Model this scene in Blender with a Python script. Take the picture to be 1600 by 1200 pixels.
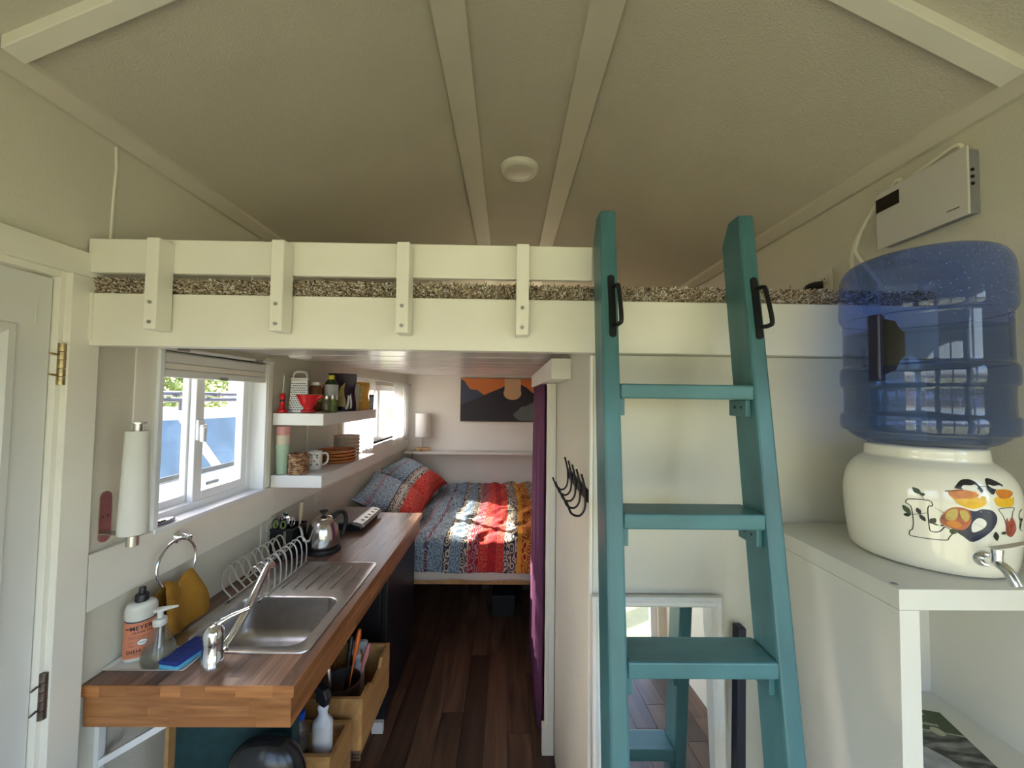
import bpy, bmesh, math, random
from mathutils import Vector, Matrix, noise
random.seed(7)
for o in list(bpy.data.objects): bpy.data.objects.remove(o)
S = bpy.context.scene
COL = S.collection
# ------------------------------------------------------------------ camera
EYE = 1.70
FPX = 600.0                      # focal length in pixels of a 1600 px wide frame
cam_d = bpy.data.cameras.new('camera'); cam = bpy.data.objects.new('camera', cam_d); COL.objects.link(cam)
cam_d.sensor_fit = 'HORIZONTAL'; cam_d.sensor_width = 36.0; cam_d.lens = 36.0*FPX/1600.0
cam_d.clip_start = 0.02; cam_d.clip_end = 200
pitch, yaw, roll = math.atan(22/FPX), math.atan(7/FPX), 0.013
fw = Vector((math.sin(yaw)*math.cos(pitch), math.cos(yaw)*math.cos(pitch), math.sin(pitch)))
rt = Vector((math.cos(yaw), -math.sin(yaw), 0)); up = rt.cross(fw)
r2 = rt*math.cos(roll)+up*math.sin(roll); u2 = up*math.cos(roll)-rt*math.sin(roll)
mw = Matrix((( r2.x, u2.x, -fw.x, 0), (r2.y, u2.y, -fw.y, 0), (r2.z, u2.z, -fw.z, EYE), (0, 0, 0, 1)))
cam.matrix_world = mw
S.camera = cam
# ------------------------------------------------------------------ world, sun, exposure
W = bpy.data.worlds.new('world'); S.world = W; W.use_nodes = True
wn = W.node_tree.nodes; wl = W.node_tree.links; wn.clear()
wo = wn.new('ShaderNodeOutputWorld'); wb = wn.new('ShaderNodeBackground'); ws = wn.new('ShaderNodeTexSky')
ws.sky_type = 'NISHITA'; ws.sun_disc = False
ws.sun_elevation = math.radians(34); ws.sun_rotation = math.radians(-58); ws.dust_density = 3.0; ws.air_density = 1.0
wb.inputs['Strength'].default_value = 0.40
wt = wn.new('ShaderNodeMix'); wt.data_type = 'RGBA'; wt.blend_type = 'MULTIPLY'; wt.inputs[0].default_value = 1.0
wt.inputs[7].default_value = (1.08, 0.975, 0.96, 1)          # white balance of the whole sky
wl.new(ws.outputs[0], wt.inputs[6]); wl.new(wt.outputs[2], wb.inputs[0]); wl.new(wb.outputs[0], wo.inputs[0])
sun_d = bpy.data.lights.new('sun', 'SUN'); sun = bpy.data.objects.new('sun', sun_d); COL.objects.link(sun)
sun_d.energy = 9.0; sun_d.angle = math.radians(0.6); sun_d.color = (1.0, 0.93, 0.80)
SUN_DIR = Vector((1.4, -0.87, -1.1)).normalized()
sun.rotation_euler = SUN_DIR.to_track_quat('-Z', 'Y').to_euler()
sun.location = (-6, 6, 6)
S.view_settings.view_transform = 'Standard'; S.view_settings.look = 'None'
S.view_settings.gamma = 1.0; S.view_settings.use_curve_mapping = False
S.view_settings.exposure = 2.0
# ------------------------------------------------------------------ materials
MATS = {}
def new_mat(name):
    m = bpy.data.materials.new(name); m.use_nodes = True; MATS[name] = m
    n = m.node_tree.nodes; l = m.node_tree.links
    return m, n, l, n['Principled BSDF']
def mat(name, col, rough=0.5, metal=0.0, var=0.0, vscale=6.0, bump=0.0, bscale=60.0, coat=0.0, sss=0.0, objvar=0.0, spec=None, stretch=(1, 1, 1)):
    m, n, l, b = new_mat(name)
    b.inputs['Roughness'].default_value = rough; b.inputs['Metallic'].default_value = metal
    if coat: b.inputs['Coat Weight'].default_value = coat; b.inputs['Coat Roughness'].default_value = 0.08
    if spec is not None: b.inputs['Specular IOR Level'].default_value = spec
    b.inputs['Base Color'].default_value = (*col, 1)
    tc = n.new('ShaderNodeTexCoord'); mp = n.new('ShaderNodeMapping'); mp.inputs['Scale'].default_value = stretch
    l.new(tc.outputs['Object'], mp.inputs['Vector'])
    if var or objvar:
        nz = n.new('ShaderNodeTexNoise'); nz.inputs['Scale'].default_value = vscale; nz.inputs['Detail'].default_value = 5
        l.new(mp.outputs[0], nz.inputs['Vector'])
        rp = n.new('ShaderNodeMapRange'); rp.inputs[1].default_value = 0.3; rp.inputs[2].default_value = 0.7
        rp.inputs[3].default_value = 1-var; rp.inputs[4].default_value = 1+var
        l.new(nz.outputs['Fac'], rp.inputs[0])
        hs = n.new('ShaderNodeHueSaturation'); hs.inputs['Color'].default_value = (*col, 1)
        if objvar:
            oi = n.new('ShaderNodeObjectInfo'); r3 = n.new('ShaderNodeMapRange')
            r3.inputs[3].default_value = 1-objvar; r3.inputs[4].default_value = 1+objvar
            l.new(oi.outputs['Random'], r3.inputs[0])
            mu = n.new('ShaderNodeMath'); mu.operation = 'MULTIPLY'
            l.new(r3.outputs[0], mu.inputs[0]); l.new(rp.outputs[0], mu.inputs[1]); l.new(mu.outputs[0], hs.inputs['Value'])
        else: l.new(rp.outputs[0], hs.inputs['Value'])
        l.new(hs.outputs[0], b.inputs['Base Color'])
    if bump:
        nb = n.new('ShaderNodeTexNoise'); nb.inputs['Scale'].default_value = bscale; nb.inputs['Detail'].default_value = 3
        l.new(mp.outputs[0], nb.inputs['Vector'])
        bp = n.new('ShaderNodeBump'); bp.inputs['Strength'].default_value = bump; bp.inputs['Distance'].default_value = 0.004
        l.new(nb.outputs['Fac'], bp.inputs['Height']); l.new(bp.outputs[0], b.inputs['Normal'])
    return m
def wood(name, c1, c2, rough=0.5, axis='Y', scale=9.0, objvar=0.35, seam=0.0):
    m, n, l, b = new_mat(name); b.inputs['Roughness'].default_value = rough
    tc = n.new('ShaderNodeTexCoord'); gm = n.new('ShaderNodeNewGeometry'); oi = n.new('ShaderNodeObjectInfo')
    mp = n.new('ShaderNodeMapping'); sc = {'X': (0.08, 1, 1), 'Y': (1, 0.08, 1), 'Z': (1, 1, 0.08)}[axis]
    mp.inputs['Scale'].default_value = [s*scale for s in sc]
    l.new(gm.outputs['Position'], mp.inputs['Vector'])
    ad = n.new('ShaderNodeVectorMath'); ad.operation = 'ADD'
    cb = n.new('ShaderNodeCombineXYZ'); ml = n.new('ShaderNodeMath'); ml.operation = 'MULTIPLY'; ml.inputs[1].default_value = 37.0
    l.new(oi.outputs['Random'], ml.inputs[0])
    for i in range(3): l.new(ml.outputs[0], cb.inputs[i])
    l.new(mp.outputs[0], ad.inputs[0]); l.new(cb.outputs[0], ad.inputs[1])
    nz = n.new('ShaderNodeTexNoise'); nz.inputs['Scale'].default_value = 3.0; nz.inputs['Detail'].default_value = 8; nz.inputs['Distortion'].default_value = 1.2
    l.new(ad.outputs[0], nz.inputs['Vector'])
    cr = n.new('ShaderNodeValToRGB'); cr.color_ramp.elements[0].position = 0.3; cr.color_ramp.elements[1].position = 0.7
    cr.color_ramp.elements[0].color = (*c1, 1); cr.color_ramp.elements[1].color = (*c2, 1)
    l.new(nz.outputs['Fac'], cr.inputs[0])
    hs = n.new('ShaderNodeHueSaturation'); mr = n.new('ShaderNodeMapRange'); mr.inputs[3].default_value = 1-objvar; mr.inputs[4].default_value = 1+objvar
    l.new(oi.outputs['Random'], mr.inputs[0]); l.new(mr.outputs[0], hs.inputs['Value']); l.new(cr.outputs[0], hs.inputs['Color'])
    l.new(hs.outputs[0], b.inputs['Base Color'])
    bp = n.new('ShaderNodeBump'); bp.inputs['Strength'].default_value = 0.12; bp.inputs['Distance'].default_value = 0.003
    l.new(nz.outputs['Fac'], bp.inputs['Height']); l.new(bp.outputs[0], b.inputs['Normal'])
    return m
def thin_fresnel(n, l, ior):
    fr = n.new('ShaderNodeFresnel'); ge = n.new('ShaderNodeNewGeometry'); mr = n.new('ShaderNodeMapRange')
    mr.inputs[3].default_value = ior; mr.inputs[4].default_value = 1.0/ior      # a wall this thin reflects alike from both sides
    l.new(ge.outputs['Backfacing'], mr.inputs[0]); l.new(mr.outputs[0], fr.inputs[0]); return fr
def glassy(name, tint, rough=0.02, ior=1.45, body=0.0, bodycol=None, spots=0.0):
    """thin clear wall: tinted transparency under a Fresnel sheen, optionally a little milky or beaded"""
    m, n, l, b = new_mat(name); n.remove(b)
    out = n['Material Output']; tr = n.new('ShaderNodeBsdfTransparent'); tr.inputs[0].default_value = (*tint, 1)
    gl = n.new('ShaderNodeBsdfGlossy'); gl.inputs['Roughness'].default_value = rough
    fr = thin_fresnel(n, l, ior)
    mx = n.new('ShaderNodeMixShader'); l.new(fr.outputs[0], mx.inputs[0])
    last = tr.outputs[0]
    if body or spots:
        df = n.new('ShaderNodeBsdfDiffuse'); df.inputs[0].default_value = (*(bodycol or tint), 1)
        tl = n.new('ShaderNodeBsdfTranslucent'); tl.inputs[0].default_value = (*(bodycol or tint), 1)
        m0 = n.new('ShaderNodeMixShader'); m0.inputs[0].default_value = 0.5
        l.new(df.outputs[0], m0.inputs[1]); l.new(tl.outputs[0], m0.inputs[2])
        m1 = n.new('ShaderNodeMixShader'); m1.inputs[0].default_value = body
        l.new(last, m1.inputs[1]); l.new(m0.outputs[0], m1.inputs[2]); last = m1.outputs[0]
    l.new(last, mx.inputs[1]); l.new(gl.outputs[0], mx.inputs[2])
    if spots:
        tc = n.new('ShaderNodeTexCoord'); vo = n.new('ShaderNodeTexVoronoi'); vo.inputs['Scale'].default_value = spots
        l.new(tc.outputs['Object'], vo.inputs['Vector'])
        bp = n.new('ShaderNodeBump'); bp.inputs['Strength'].default_value = 0.5; bp.inputs['Distance'].default_value = 0.002
        l.new(vo.outputs['Distance'], bp.inputs['Height'])
        l.new(bp.outputs[0], gl.inputs['Normal']); l.new(bp.outputs[0], fr.inputs['Normal'])
    l.new(mx.outputs[0], out.inputs[0])
    return m
def fabric_sheer(name, col, trans=0.45):
    m, n, l, b = new_mat(name); n.remove(b); out = n['Material Output']
    df = n.new('ShaderNodeBsdfDiffuse'); tl = n.new('ShaderNodeBsdfTranslucent'); tr = n.new('ShaderNodeBsdfTransparent')
    df.inputs[0].default_value = (*col, 1); tl.inputs[0].default_value = (*col, 1)
    a = n.new('ShaderNodeMixShader'); a.inputs[0].default_value = 0.5; l.new(df.outputs[0], a.inputs[1]); l.new(tl.outputs[0], a.inputs[2])
    c = n.new('ShaderNodeMixShader'); c.inputs[0].default_value = trans; l.new(a.outputs[0], c.inputs[1]); l.new(tr.outputs[0], c.inputs[2])
    l.new(c.outputs[0], out.inputs[0]); return m

WALL = mat('wall_paint', (0.66, 0.63, 0.52), 0.55, var=0.03, vscale=3, bump=0.25, bscale=160)
WALLB = mat('wall_paint_far', (0.84, 0.79, 0.71), 0.6, var=0.03, vscale=3, bump=0.1, bscale=120)
CEIL = mat('ceiling_texture', (0.59, 0.545, 0.45), 0.75, var=0.05, vscale=2.2, bump=0.6, bscale=190)
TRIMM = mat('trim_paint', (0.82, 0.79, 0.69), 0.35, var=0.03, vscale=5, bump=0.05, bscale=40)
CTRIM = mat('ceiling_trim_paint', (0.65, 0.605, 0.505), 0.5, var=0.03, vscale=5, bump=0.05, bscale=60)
DOORM = mat('door_paint', (0.70, 0.70, 0.66), 0.4, var=0.02, vscale=3, bump=0.04, bscale=60)
UNDER = mat('loft_underside_gloss', (0.74, 0.70, 0.66), 0.22, var=0.04, vscale=4, bump=0.12, bscale=14, stretch=(0.3, 3, 1))
VINYL = mat('window_vinyl', (0.86, 0.87, 0.88), 0.3)
SILLM = mat('sill_paint', (0.82, 0.84, 0.86), 0.25)
SHELFW = mat('shelf_paint', (0.78, 0.77, 0.74), 0.35, var=0.02)
MELAM = mat('white_melamine', (0.70, 0.685, 0.60), 0.4, var=0.015, bump=0.03, bscale=200)
TEAL = mat('teal_paint', (0.050, 0.150, 0.165), 0.38, var=0.22, vscale=14, bump=0.12, bscale=30, stretch=(1, 1, 0.25))
TEALR = mat('teal_paint_tread', (0.055, 0.160, 0.172), 0.42, var=0.25, vscale=16, bump=0.12, bscale=30, stretch=(0.25, 1, 1))
BLACKM = mat('black_metal', (0.012, 0.012, 0.014), 0.35, 0.3)
BLACKP = mat('black_plastic', (0.014, 0.014, 0.016), 0.4)
STEEL = mat('brushed_steel', (0.60, 0.59, 0.57), 0.28, 1.0, var=0.08, vscale=30, bump=0.03, bscale=200, stretch=(1, 0.05, 1))
SINKM = mat('sink_steel', (0.52, 0.50, 0.47), 0.33, 1.0, var=0.10, vscale=24, bump=0.02, bscale=200)
CHROME = mat('chrome', (0.80, 0.82, 0.85), 0.07, 1.0)
BRASS = mat('aged_brass', (0.42, 0.33, 0.17), 0.35, 1.0, var=0.3, vscale=60)
BRONZE = mat('dull_bronze', (0.20, 0.16, 0.14), 0.4, 1.0, var=0.3, vscale=60)
SCREW = mat('screw_zinc', (0.45, 0.45, 0.43), 0.35, 0.9)
BUTCH = wood('butcher_block_top', (0.10, 0.052, 0.034), (0.31, 0.185, 0.130), 0.34, 'Y', 10, 0.50)
BUTCHF = wood('butcher_block_face', (0.27, 0.095, 0.026), (0.56, 0.25, 0.085), 0.42, 'X', 10, 0.20)
BUTCHS = wood('butcher_block_side', (0.20, 0.072, 0.022), (0.42, 0.18, 0.065), 0.42, 'Y', 10, 0.24)
FLOORM = wood('floor_plank_wood', (0.050, 0.028, 0.016), (0.17, 0.095, 0.052), 0.45, 'Y', 5, 0.45)
PLY = wood('plywood', (0.36, 0.18, 0.055), (0.55, 0.31, 0.115), 0.55, 'Y', 6, 0.12)
WINGLASS = glassy('window_glass', (0.90, 0.92, 0.93), 0.0, 1.35)
WHITEP = mat('white_plastic', (0.78, 0.78, 0.75), 0.35)
CREAMP = mat('cream_plate_plastic', (0.70, 0.66, 0.56), 0.4)
GREYP = mat('grey_plastic', (0.25, 0.25, 0.26), 0.5)
RED = mat('red_plastic', (0.55, 0.012, 0.018), 0.3)
# ------------------------------------------------------------------ mesh builder
def V(*a): return Vector(a)
class MB:
    def __init__(s): s.v = []; s.f = []
    def add(s, vs, fs):
        k = len(s.v); s.v += [Vector(p) for p in vs]; s.f += [tuple(i+k for i in f) for f in fs]; return s
    def box(s, x0, x1, y0, y1, z0, z1, M=None):
        vs = [(x0, y0, z0), (x1, y0, z0), (x1, y1, z0), (x0, y1, z0), (x0, y0, z1), (x1, y0, z1), (x1, y1, z1), (x0, y1, z1)]
        if M is not None: vs = [M @ Vector(p) for p in vs]
        return s.add(vs, [(0, 3, 2, 1), (4, 5, 6, 7), (0, 1, 5, 4), (1, 2, 6, 5), (2, 3, 7, 6), (3, 0, 4, 7)])
    def hexa(s, p): return s.add(p, [(0, 3, 2, 1), (4, 5, 6, 7), (0, 1, 5, 4), (1, 2, 6, 5), (2, 3, 7, 6), (3, 0, 4, 7)])
    def prism(s, poly, a, b, f=None):
        """poly: 2d points; f(p, t) -> 3d with t in (a, b)"""
        n = len(poly); vs = [f(p, a) for p in poly]+[f(p, b) for p in poly]
        fs = [tuple(range(n-1, -1, -1)), tuple(range(n, 2*n))]+[(i, (i+1) % n, n+(i+1) % n, n+i) for i in range(n)]
        return s.add(vs, fs)
    def tube(s, pts, r, n=8, caps=True, closed=False):
        pts = [Vector(p) for p in pts]; m = len(pts); rs = r if isinstance(r, (list, tuple)) else [r]*m
        rings = []; prev = None
        for i, p in enumerate(pts):
            if closed: t = pts[(i+1) % m]-pts[i-1]
            else: t = pts[min(i+1, m-1)]-pts[max(i-1, 0)]
            t.normalize()
            if prev is None:
                a = Vector((0, 0, 1)) if abs(t.z) < 0.9 else Vector((1, 0, 0)); u = t.cross(a).normalized()
            else:
                u = (prev-t*prev.dot(t)).normalized()
            prev = u; w = t.cross(u)
            rings.append([p+(u*math.cos(2*math.pi*k/n)+w*math.sin(2*math.pi*k/n))*rs[i] for k in range(n)])
        vs = [q for rg in rings for q in rg]; fs = []
        for i in range(m if closed else m-1):
            j = (i+1) % m
            for k in range(n): fs.append((i*n+k, i*n+(k+1) % n, j*n+(k+1) % n, j*n+k))
        if caps and not closed: fs += [tuple(range(n-1, -1, -1)), tuple((m-1)*n+k for k in range(n))]
        return s.add(vs, fs)
    def cyl(s, p0, p1, r0, r1=None, n=20): return s.tube([p0, p1], [r0, r0 if r1 is None else r1], n)
    def lathe(s, prof, c=(0, 0, 0), n=40, M=None, a0=0, a1=2*math.pi, sx=1, sy=1):
        full = abs(a1-a0-2*math.pi) < 1e-6; k = n if full else n+1; vs = []; fs = []
        for (r, z) in prof:
            for i in range(k):
                a = a0+(a1-a0)*i/n; p = Vector((r*math.cos(a)*sx, r*math.sin(a)*sy, z))
                if M is not None: p = M @ p
                vs.append(p+Vector(c))
        for j in range(len(prof)-1):
            for i in range(n):
                i2 = (i+1) % k; fs.append((j*k+i, j*k+i2, (j+1)*k+i2, (j+1)*k+i))
        if full:
            if prof[0][0] > 1e-5: fs.append(tuple(range(k-1, -1, -1)))
            if prof[-1][0] > 1e-5: fs.append(tuple((len(prof)-1)*k+i for i in range(k)))
        return s.add(vs, fs)
    def grid(s, f, nu, nv, closeu=False):
        vs = [f(i/nu, j/nv) for j in range(nv+1) for i in range(nu+1)]; w = nu+1
        return s.add(vs, [(j*w+i, j*w+i+1, (j+1)*w+i+1, (j+1)*w+i) for j in range(nv) for i in range(nu)])
    def xf(s, M): s.v = [M @ p for p in s.v]; return s
def org_of(p): return Vector(p['_o']) if p is not None else Vector((0, 0, 0))
def build(name, mb, m, parent=None, smooth=False, bevel=0.0, seg=2, solid=0.0, weld=True, sub=0):
    lo = Vector([min(p[i] for p in mb.v) for i in range(3)]); hi = Vector([max(p[i] for p in mb.v) for i in range(3)])
    o3 = Vector(((lo.x+hi.x)/2, (lo.y+hi.y)/2, lo.z))
    me = bpy.data.meshes.new(name); me.from_pydata([tuple(p-o3) for p in mb.v], [], mb.f); me.validate()
    bm = bmesh.new(); bm.from_mesh(me)
    if weld: bmesh.ops.remove_doubles(bm, verts=bm.verts, dist=1e-5)
    bmesh.ops.recalc_face_normals(bm, faces=bm.faces); bm.to_mesh(me); bm.free()
    ob = bpy.data.objects.new(name, me); COL.objects.link(ob); me.materials.append(m)
    if smooth:
        me.polygons.foreach_set('use_smooth', [True]*len(me.polygons))
        if smooth != 'full':
            me.set_sharp_from_angle(angle=math.radians(40))
    if bevel:
        b = ob.modifiers.new('bevel', 'BEVEL'); b.width = bevel; b.segments = seg; b.limit_method = 'ANGLE'; b.angle_limit = math.radians(40); b.harden_normals = False
    if solid:
        b = ob.modifiers.new('thick', 'SOLIDIFY'); b.thickness = solid; b.offset = 0
    if sub:
        b = ob.modifiers.new('sub', 'SUBSURF'); b.levels = sub; b.render_levels = sub
    ob['_o'] = tuple(o3)
    if parent is not None:
        ob.parent = parent; ob.location = o3-org_of(parent)
    else: ob.location = o3
    return ob
def tag(o, label, cat, group=None):
    o['label'] = label; o['category'] = cat
    if group: o['group'] = group
    return o
def thing(name, loc, label, cat, group=None):
    o = bpy.data.objects.new(name, None); COL.objects.link(o); o.location = loc; o['_o'] = tuple(loc); o.empty_display_size = 0.05
    return tag(o, label, cat, group)
def struct(o, label=None, cat=None):
    o['kind'] = 'structure'
    if label: o['label'] = label
    if cat: o['category'] = cat
    return o
def B(*a): return MB().box(*a)
_cube = None
def piece(name, x0, x1, y0, y1, z0, z1, m, parent):
    """a plain board that shares one cube mesh per material"""
    key = 'unit_'+m.name
    me = bpy.data.meshes.get(key)
    if me is None:
        me = bpy.data.meshes.new(key); bm = bmesh.new(); bmesh.ops.create_cube(bm, size=1.0)
        bmesh.ops.bevel(bm, geom=list(bm.edges), offset=0.006, segments=1, affect='EDGES') if False else None
        bm.to_mesh(me); bm.free(); me.materials.append(m)
    o = bpy.data.objects.new(name, me); COL.objects.link(o); c = Vector(((x0+x1)/2, (y0+y1)/2, (z0+z1)/2))
    o.scale = (x1-x0, y1-y0, z1-z0); o.parent = parent; o.location = c-org_of(parent); return o
def copy_tree(o, delta, parent=None, label=None):
    c = o.copy(); COL.objects.link(c); c.parent = parent
    if parent is None:
        c.location = o.location+Vector(delta); c['_o'] = tuple(Vector(o['_o'])+Vector(delta))
    for ch in [x for x in bpy.data.objects if x.parent == o]: copy_tree(ch, delta, c)
    if label: c['label'] = label
    return c
def text_mb(s, size, f, mbd=None, spacing=1.0):
    """lettering as flat mesh; f(x, y) -> 3d, x centred"""
    cu = bpy.data.curves.new('lettering', 'FONT'); cu.body = s; cu.size = size; cu.align_x = 'CENTER'; cu.space_character = spacing; cu.resolution_u = 3; cu.offset = size*0.022
    ob = bpy.data.objects.new('lettering', cu); COL.objects.link(ob); bpy.context.view_layer.update()
    me = ob.to_mesh(); mbd = mbd or MB()
    mbd.add([f(v.co.x, v.co.y) for v in me.vertices], [tuple(p.vertices) for p in me.polygons])
    ob.to_mesh_clear(); bpy.data.objects.remove(ob); bpy.data.curves.remove(cu); return mbd
def flat_poly(poly, f, cell=0.006, mbd=None):
    """2d outline cut into cells and laid on a curved surface by f(x, y)"""
    bm = bmesh.new(); vs = [bm.verts.new((p[0], p[1], 0)) for p in poly]; fc = bm.faces.new(vs)
    bmesh.ops.triangulate(bm, faces=[fc])
    for ax in (0, 1):
        lo = min(p[ax] for p in poly); hi = max(p[ax] for p in poly); x = lo+cell
        while x < hi:
            co = Vector((x, 0, 0)) if ax == 0 else Vector((0, x, 0)); no = Vector((1, 0, 0)) if ax == 0 else Vector((0, 1, 0))
            bmesh.ops.bisect_plane(bm, geom=list(bm.verts)+list(bm.edges)+list(bm.faces), plane_co=co, plane_no=no); x += cell
    bm.verts.index_update(); mbd = mbd or MB()
    mbd.add([f(v.co.x, v.co.y) for v in bm.verts], [tuple(v.index for v in fa.verts) for fa in bm.faces]); bm.free(); return mbd
def smooth_path(pts, n=6):
    pts = [Vector(p) for p in pts]; out = []
    for i in range(len(pts)-1):
        p0 = pts[max(i-1, 0)]; p1 = pts[i]; p2 = pts[i+1]; p3 = pts[min(i+2, len(pts)-1)]
        for k in range(n):
            t = k/n
            out.append(0.5*((2*p1)+(p2-p0)*t+(2*p0-5*p1+4*p2-p3)*t*t+(3*p1-p0-3*p2+p3)*t*t*t))
    out.append(pts[-1]); return out
# ================================================================== the room
XL, XR, YF, YN = -1.156, 1.20, 4.49, -0.85
WT = 0.10
def lower(Y): return 1.868+0.026*(Y-1.1)          # underside of the loft
# floor with planks
fl = struct(build('floor', B(XL-WT, XR+WT, YN-WT, YF+WT, -0.06, -0.004), mat('subfloor', (0.03, 0.02, 0.015), 0.8)), 'dark brown wood plank floor of the tiny house')
pw = 0.118; i = 0; x = XL
rr = random.Random(3)
while x < XR-0.01:
    y = YN-rr.random()*0.8
    while y < YF:
        L = 1.22; a = max(y, YN); b = min(y+L, YF)
        if b-a > 0.02: piece('plank', x+0.0012, min(x+pw, XR)-0.0012, a+0.0012, b-0.0012, -0.004, 0.0, FLOORM, fl)
        y += L
    x += pw
# left wall with door and two window openings
D0, D1, DZ = 0.17, 0.995, 2.0
W0, W1, WZ0, WZ1 = 1.285, 1.835, 1.255, 1.845
V0, V1, VZ0, VZ1 = 2.72, 4.32, 1.285, 1.80
mb = MB(); a, b = XL-WT, XL
Q0, Q1, QZ0, QZ1 = -0.70, -0.02, 1.0, 2.05
mb.box(a, b, YN, Q0, 0, 2.45).box(a, b, Q0, Q1, 0, QZ0).box(a, b, Q0, Q1, QZ1, 2.45).box(a, b, Q1, D0, 0, 2.45).box(a, b, D0, D1, DZ, 2.45).box(a, b, D1, W0, 0, 2.45)
mb.box(a, b, W0, W1, 0, WZ0).box(a, b, W0, W1, WZ1, 2.45).box(a, b, W1, V0, 0, 2.45)
mb.box(a, b, V0, V1, 0, VZ0).box(a, b, V0, V1, VZ1, 2.45).box(a, b, V1, YF+WT, 0, 2.45)
wl_ = struct(build('wall_left', mb, WALL, weld=False))
# joint bead on the wall above the loft rail, and battens between the shelves
build('caulk_bead', MB().tube([(XL+0.001, 1.112, 2.418), (XL+0.002, 1.115, 2.36), (XL+0.001, 1.112, 2.26), (XL+0.002, 1.109, 2.15), (XL+0.001, 1.108, 2.05)], 0.0035, 6), TRIMM, wl_, True)
for yy in (2.24, 2.66): build('wall_batten', B(XL, XL+0.008, yy, yy+0.012 if yy < 2.5 else yy+0.05, 1.26, 1.87), WALL, wl_)
# right wall, with a window behind the camera
mb = MB(); a, b = XR, XR+WT
R0, R1, RZ0, RZ1 = -0.70, 0.32, 1.0, 2.08
mb.box(a, b, YN, R0, 0, 2.45).box(a, b, R0, R1, 0, RZ0).box(a, b, R0, R1, RZ1, 2.45).box(a, b, R1, YF+WT, 0, 2.45)
struct(build('wall_right', mb, WALL, weld=False))
# ceiling: two slopes and a flat middle
ZE, ZR, CX0, CX1 = 2.44, 2.875, -0.240, 0.327
mb = MB()
def roofseg(x0, z0, x1, z1):
    mb.hexa([(x0, YN-WT, z0), (x1, YN-WT, z1), (x1, YF+WT, z1), (x0, YF+WT, z0), (x0, YN-WT, z0+0.06), (x1, YN-WT, z1+0.06), (x1, YF+WT, z1+0.06), (x0, YF+WT, z0+0.06)])
roofseg(XL-WT, ZE-0.047, CX0, ZR); roofseg(CX0, ZR, CX1, ZR); roofseg(CX1, ZR, XR+WT, ZE-0.047)
struct(build('ceiling', mb, CEIL, weld=False))
slL = (ZR-ZE)/(CX0-XL); slR = (ZR-ZE)/(XR-CX1)
# ridge strips along the flat middle
tcount = [0]
def trim(mb, m=None, label=None, bevel=0.002, smooth=False):
    tcount[0] += 1
    return struct(build('trim_%d' % tcount[0], mb, m or TRIMM, bevel=bevel, smooth=smooth, weld=False), label)
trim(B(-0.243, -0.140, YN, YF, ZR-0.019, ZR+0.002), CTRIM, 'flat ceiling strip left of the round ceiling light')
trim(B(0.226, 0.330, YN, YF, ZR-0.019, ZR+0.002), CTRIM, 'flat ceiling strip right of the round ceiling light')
# trims where ceiling meets the side walls
def edge(side):
    x = XL if side < 0 else XR; s = -side
    pts = [(0, -0.018), (0.014, -0.018), (0.048, 0.048*slL-0.012), (0.048, 0.048*slL+0.004), (0, 0.004)]
    m_ = MB().prism(pts, YN, YF, lambda p, t: (x+s*p[0], t, ZE+p[1])); return m_
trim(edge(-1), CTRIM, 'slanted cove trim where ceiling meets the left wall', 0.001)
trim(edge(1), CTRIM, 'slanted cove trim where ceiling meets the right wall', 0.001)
# cross battens on the slopes
def cross(side, y0, y1, inset=0.0):
    if side < 0: x0, z0, x1, z1 = XL+inset, ZE+slL*inset, CX0-0.004, ZR
    else: x0, z0, x1, z1 = XR-inset, ZE+slR*inset, CX1+0.004, ZR
    t = 0.027
    return MB().hexa([(x0, y0, z0-t), (x1, y0, z1-t), (x1, y1, z1-t), (x0, y1, z0-t), (x0, y0, z0+0.004), (x1, y0, z1+0.004), (x1, y1, z1+0.004), (x0, y1, z0+0.004)])
for yy in (-0.12, 0.80):
    trim(cross(-1, yy+0.012, yy+0.055, 0.055), TRIMM, 'white cross batten on the left ceiling slope '+('above the side door' if yy > 0 else 'behind the camera')); trim(cross(1, yy+0.012, yy+0.060, 0.055), TRIMM, 'white cross batten on the right ceiling slope '+('above the control box' if yy > 0 else 'behind the camera'))
# far wall with a gable window over the loft, near wall with glazed door and window
GX0, GX1, GZ0, GZ1 = -0.55, 0.60, 2.10, 2.70
mb = MB(); a, b = YF, YF+WT
mb.box(XL-WT, XR+WT, a, b, 0, GZ0).box(XL-WT, GX0, a, b, GZ0, 2.95).box(GX1, XR+WT, a, b, GZ0, 2.95).box(GX0, GX1, a, b, GZ1, 2.95)
struct(build('wall_back', mb, WALLB, weld=False))
ND0, ND1, NDZ = 0.10, 1.14, 2.05; NW0, NW1, NZ0, NZ1 = -1.02, -0.06, 0.75, 2.05
mb = MB(); a, b = YN-WT, YN
mb.box(ND1, XR+WT, a, b, 0, 2.95).box(ND0, ND1, a, b, NDZ, 2.95).box(NW1, ND0, a, b, 0, 2.95)
mb.box(NW0, NW1, a, b, 0, NZ0).box(NW0, NW1, a, b, NZ1, 2.95).box(XL-WT, NW0, a, b, 0, 2.95)
struct(build('wall_front', mb, WALL, weld=False))
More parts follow.
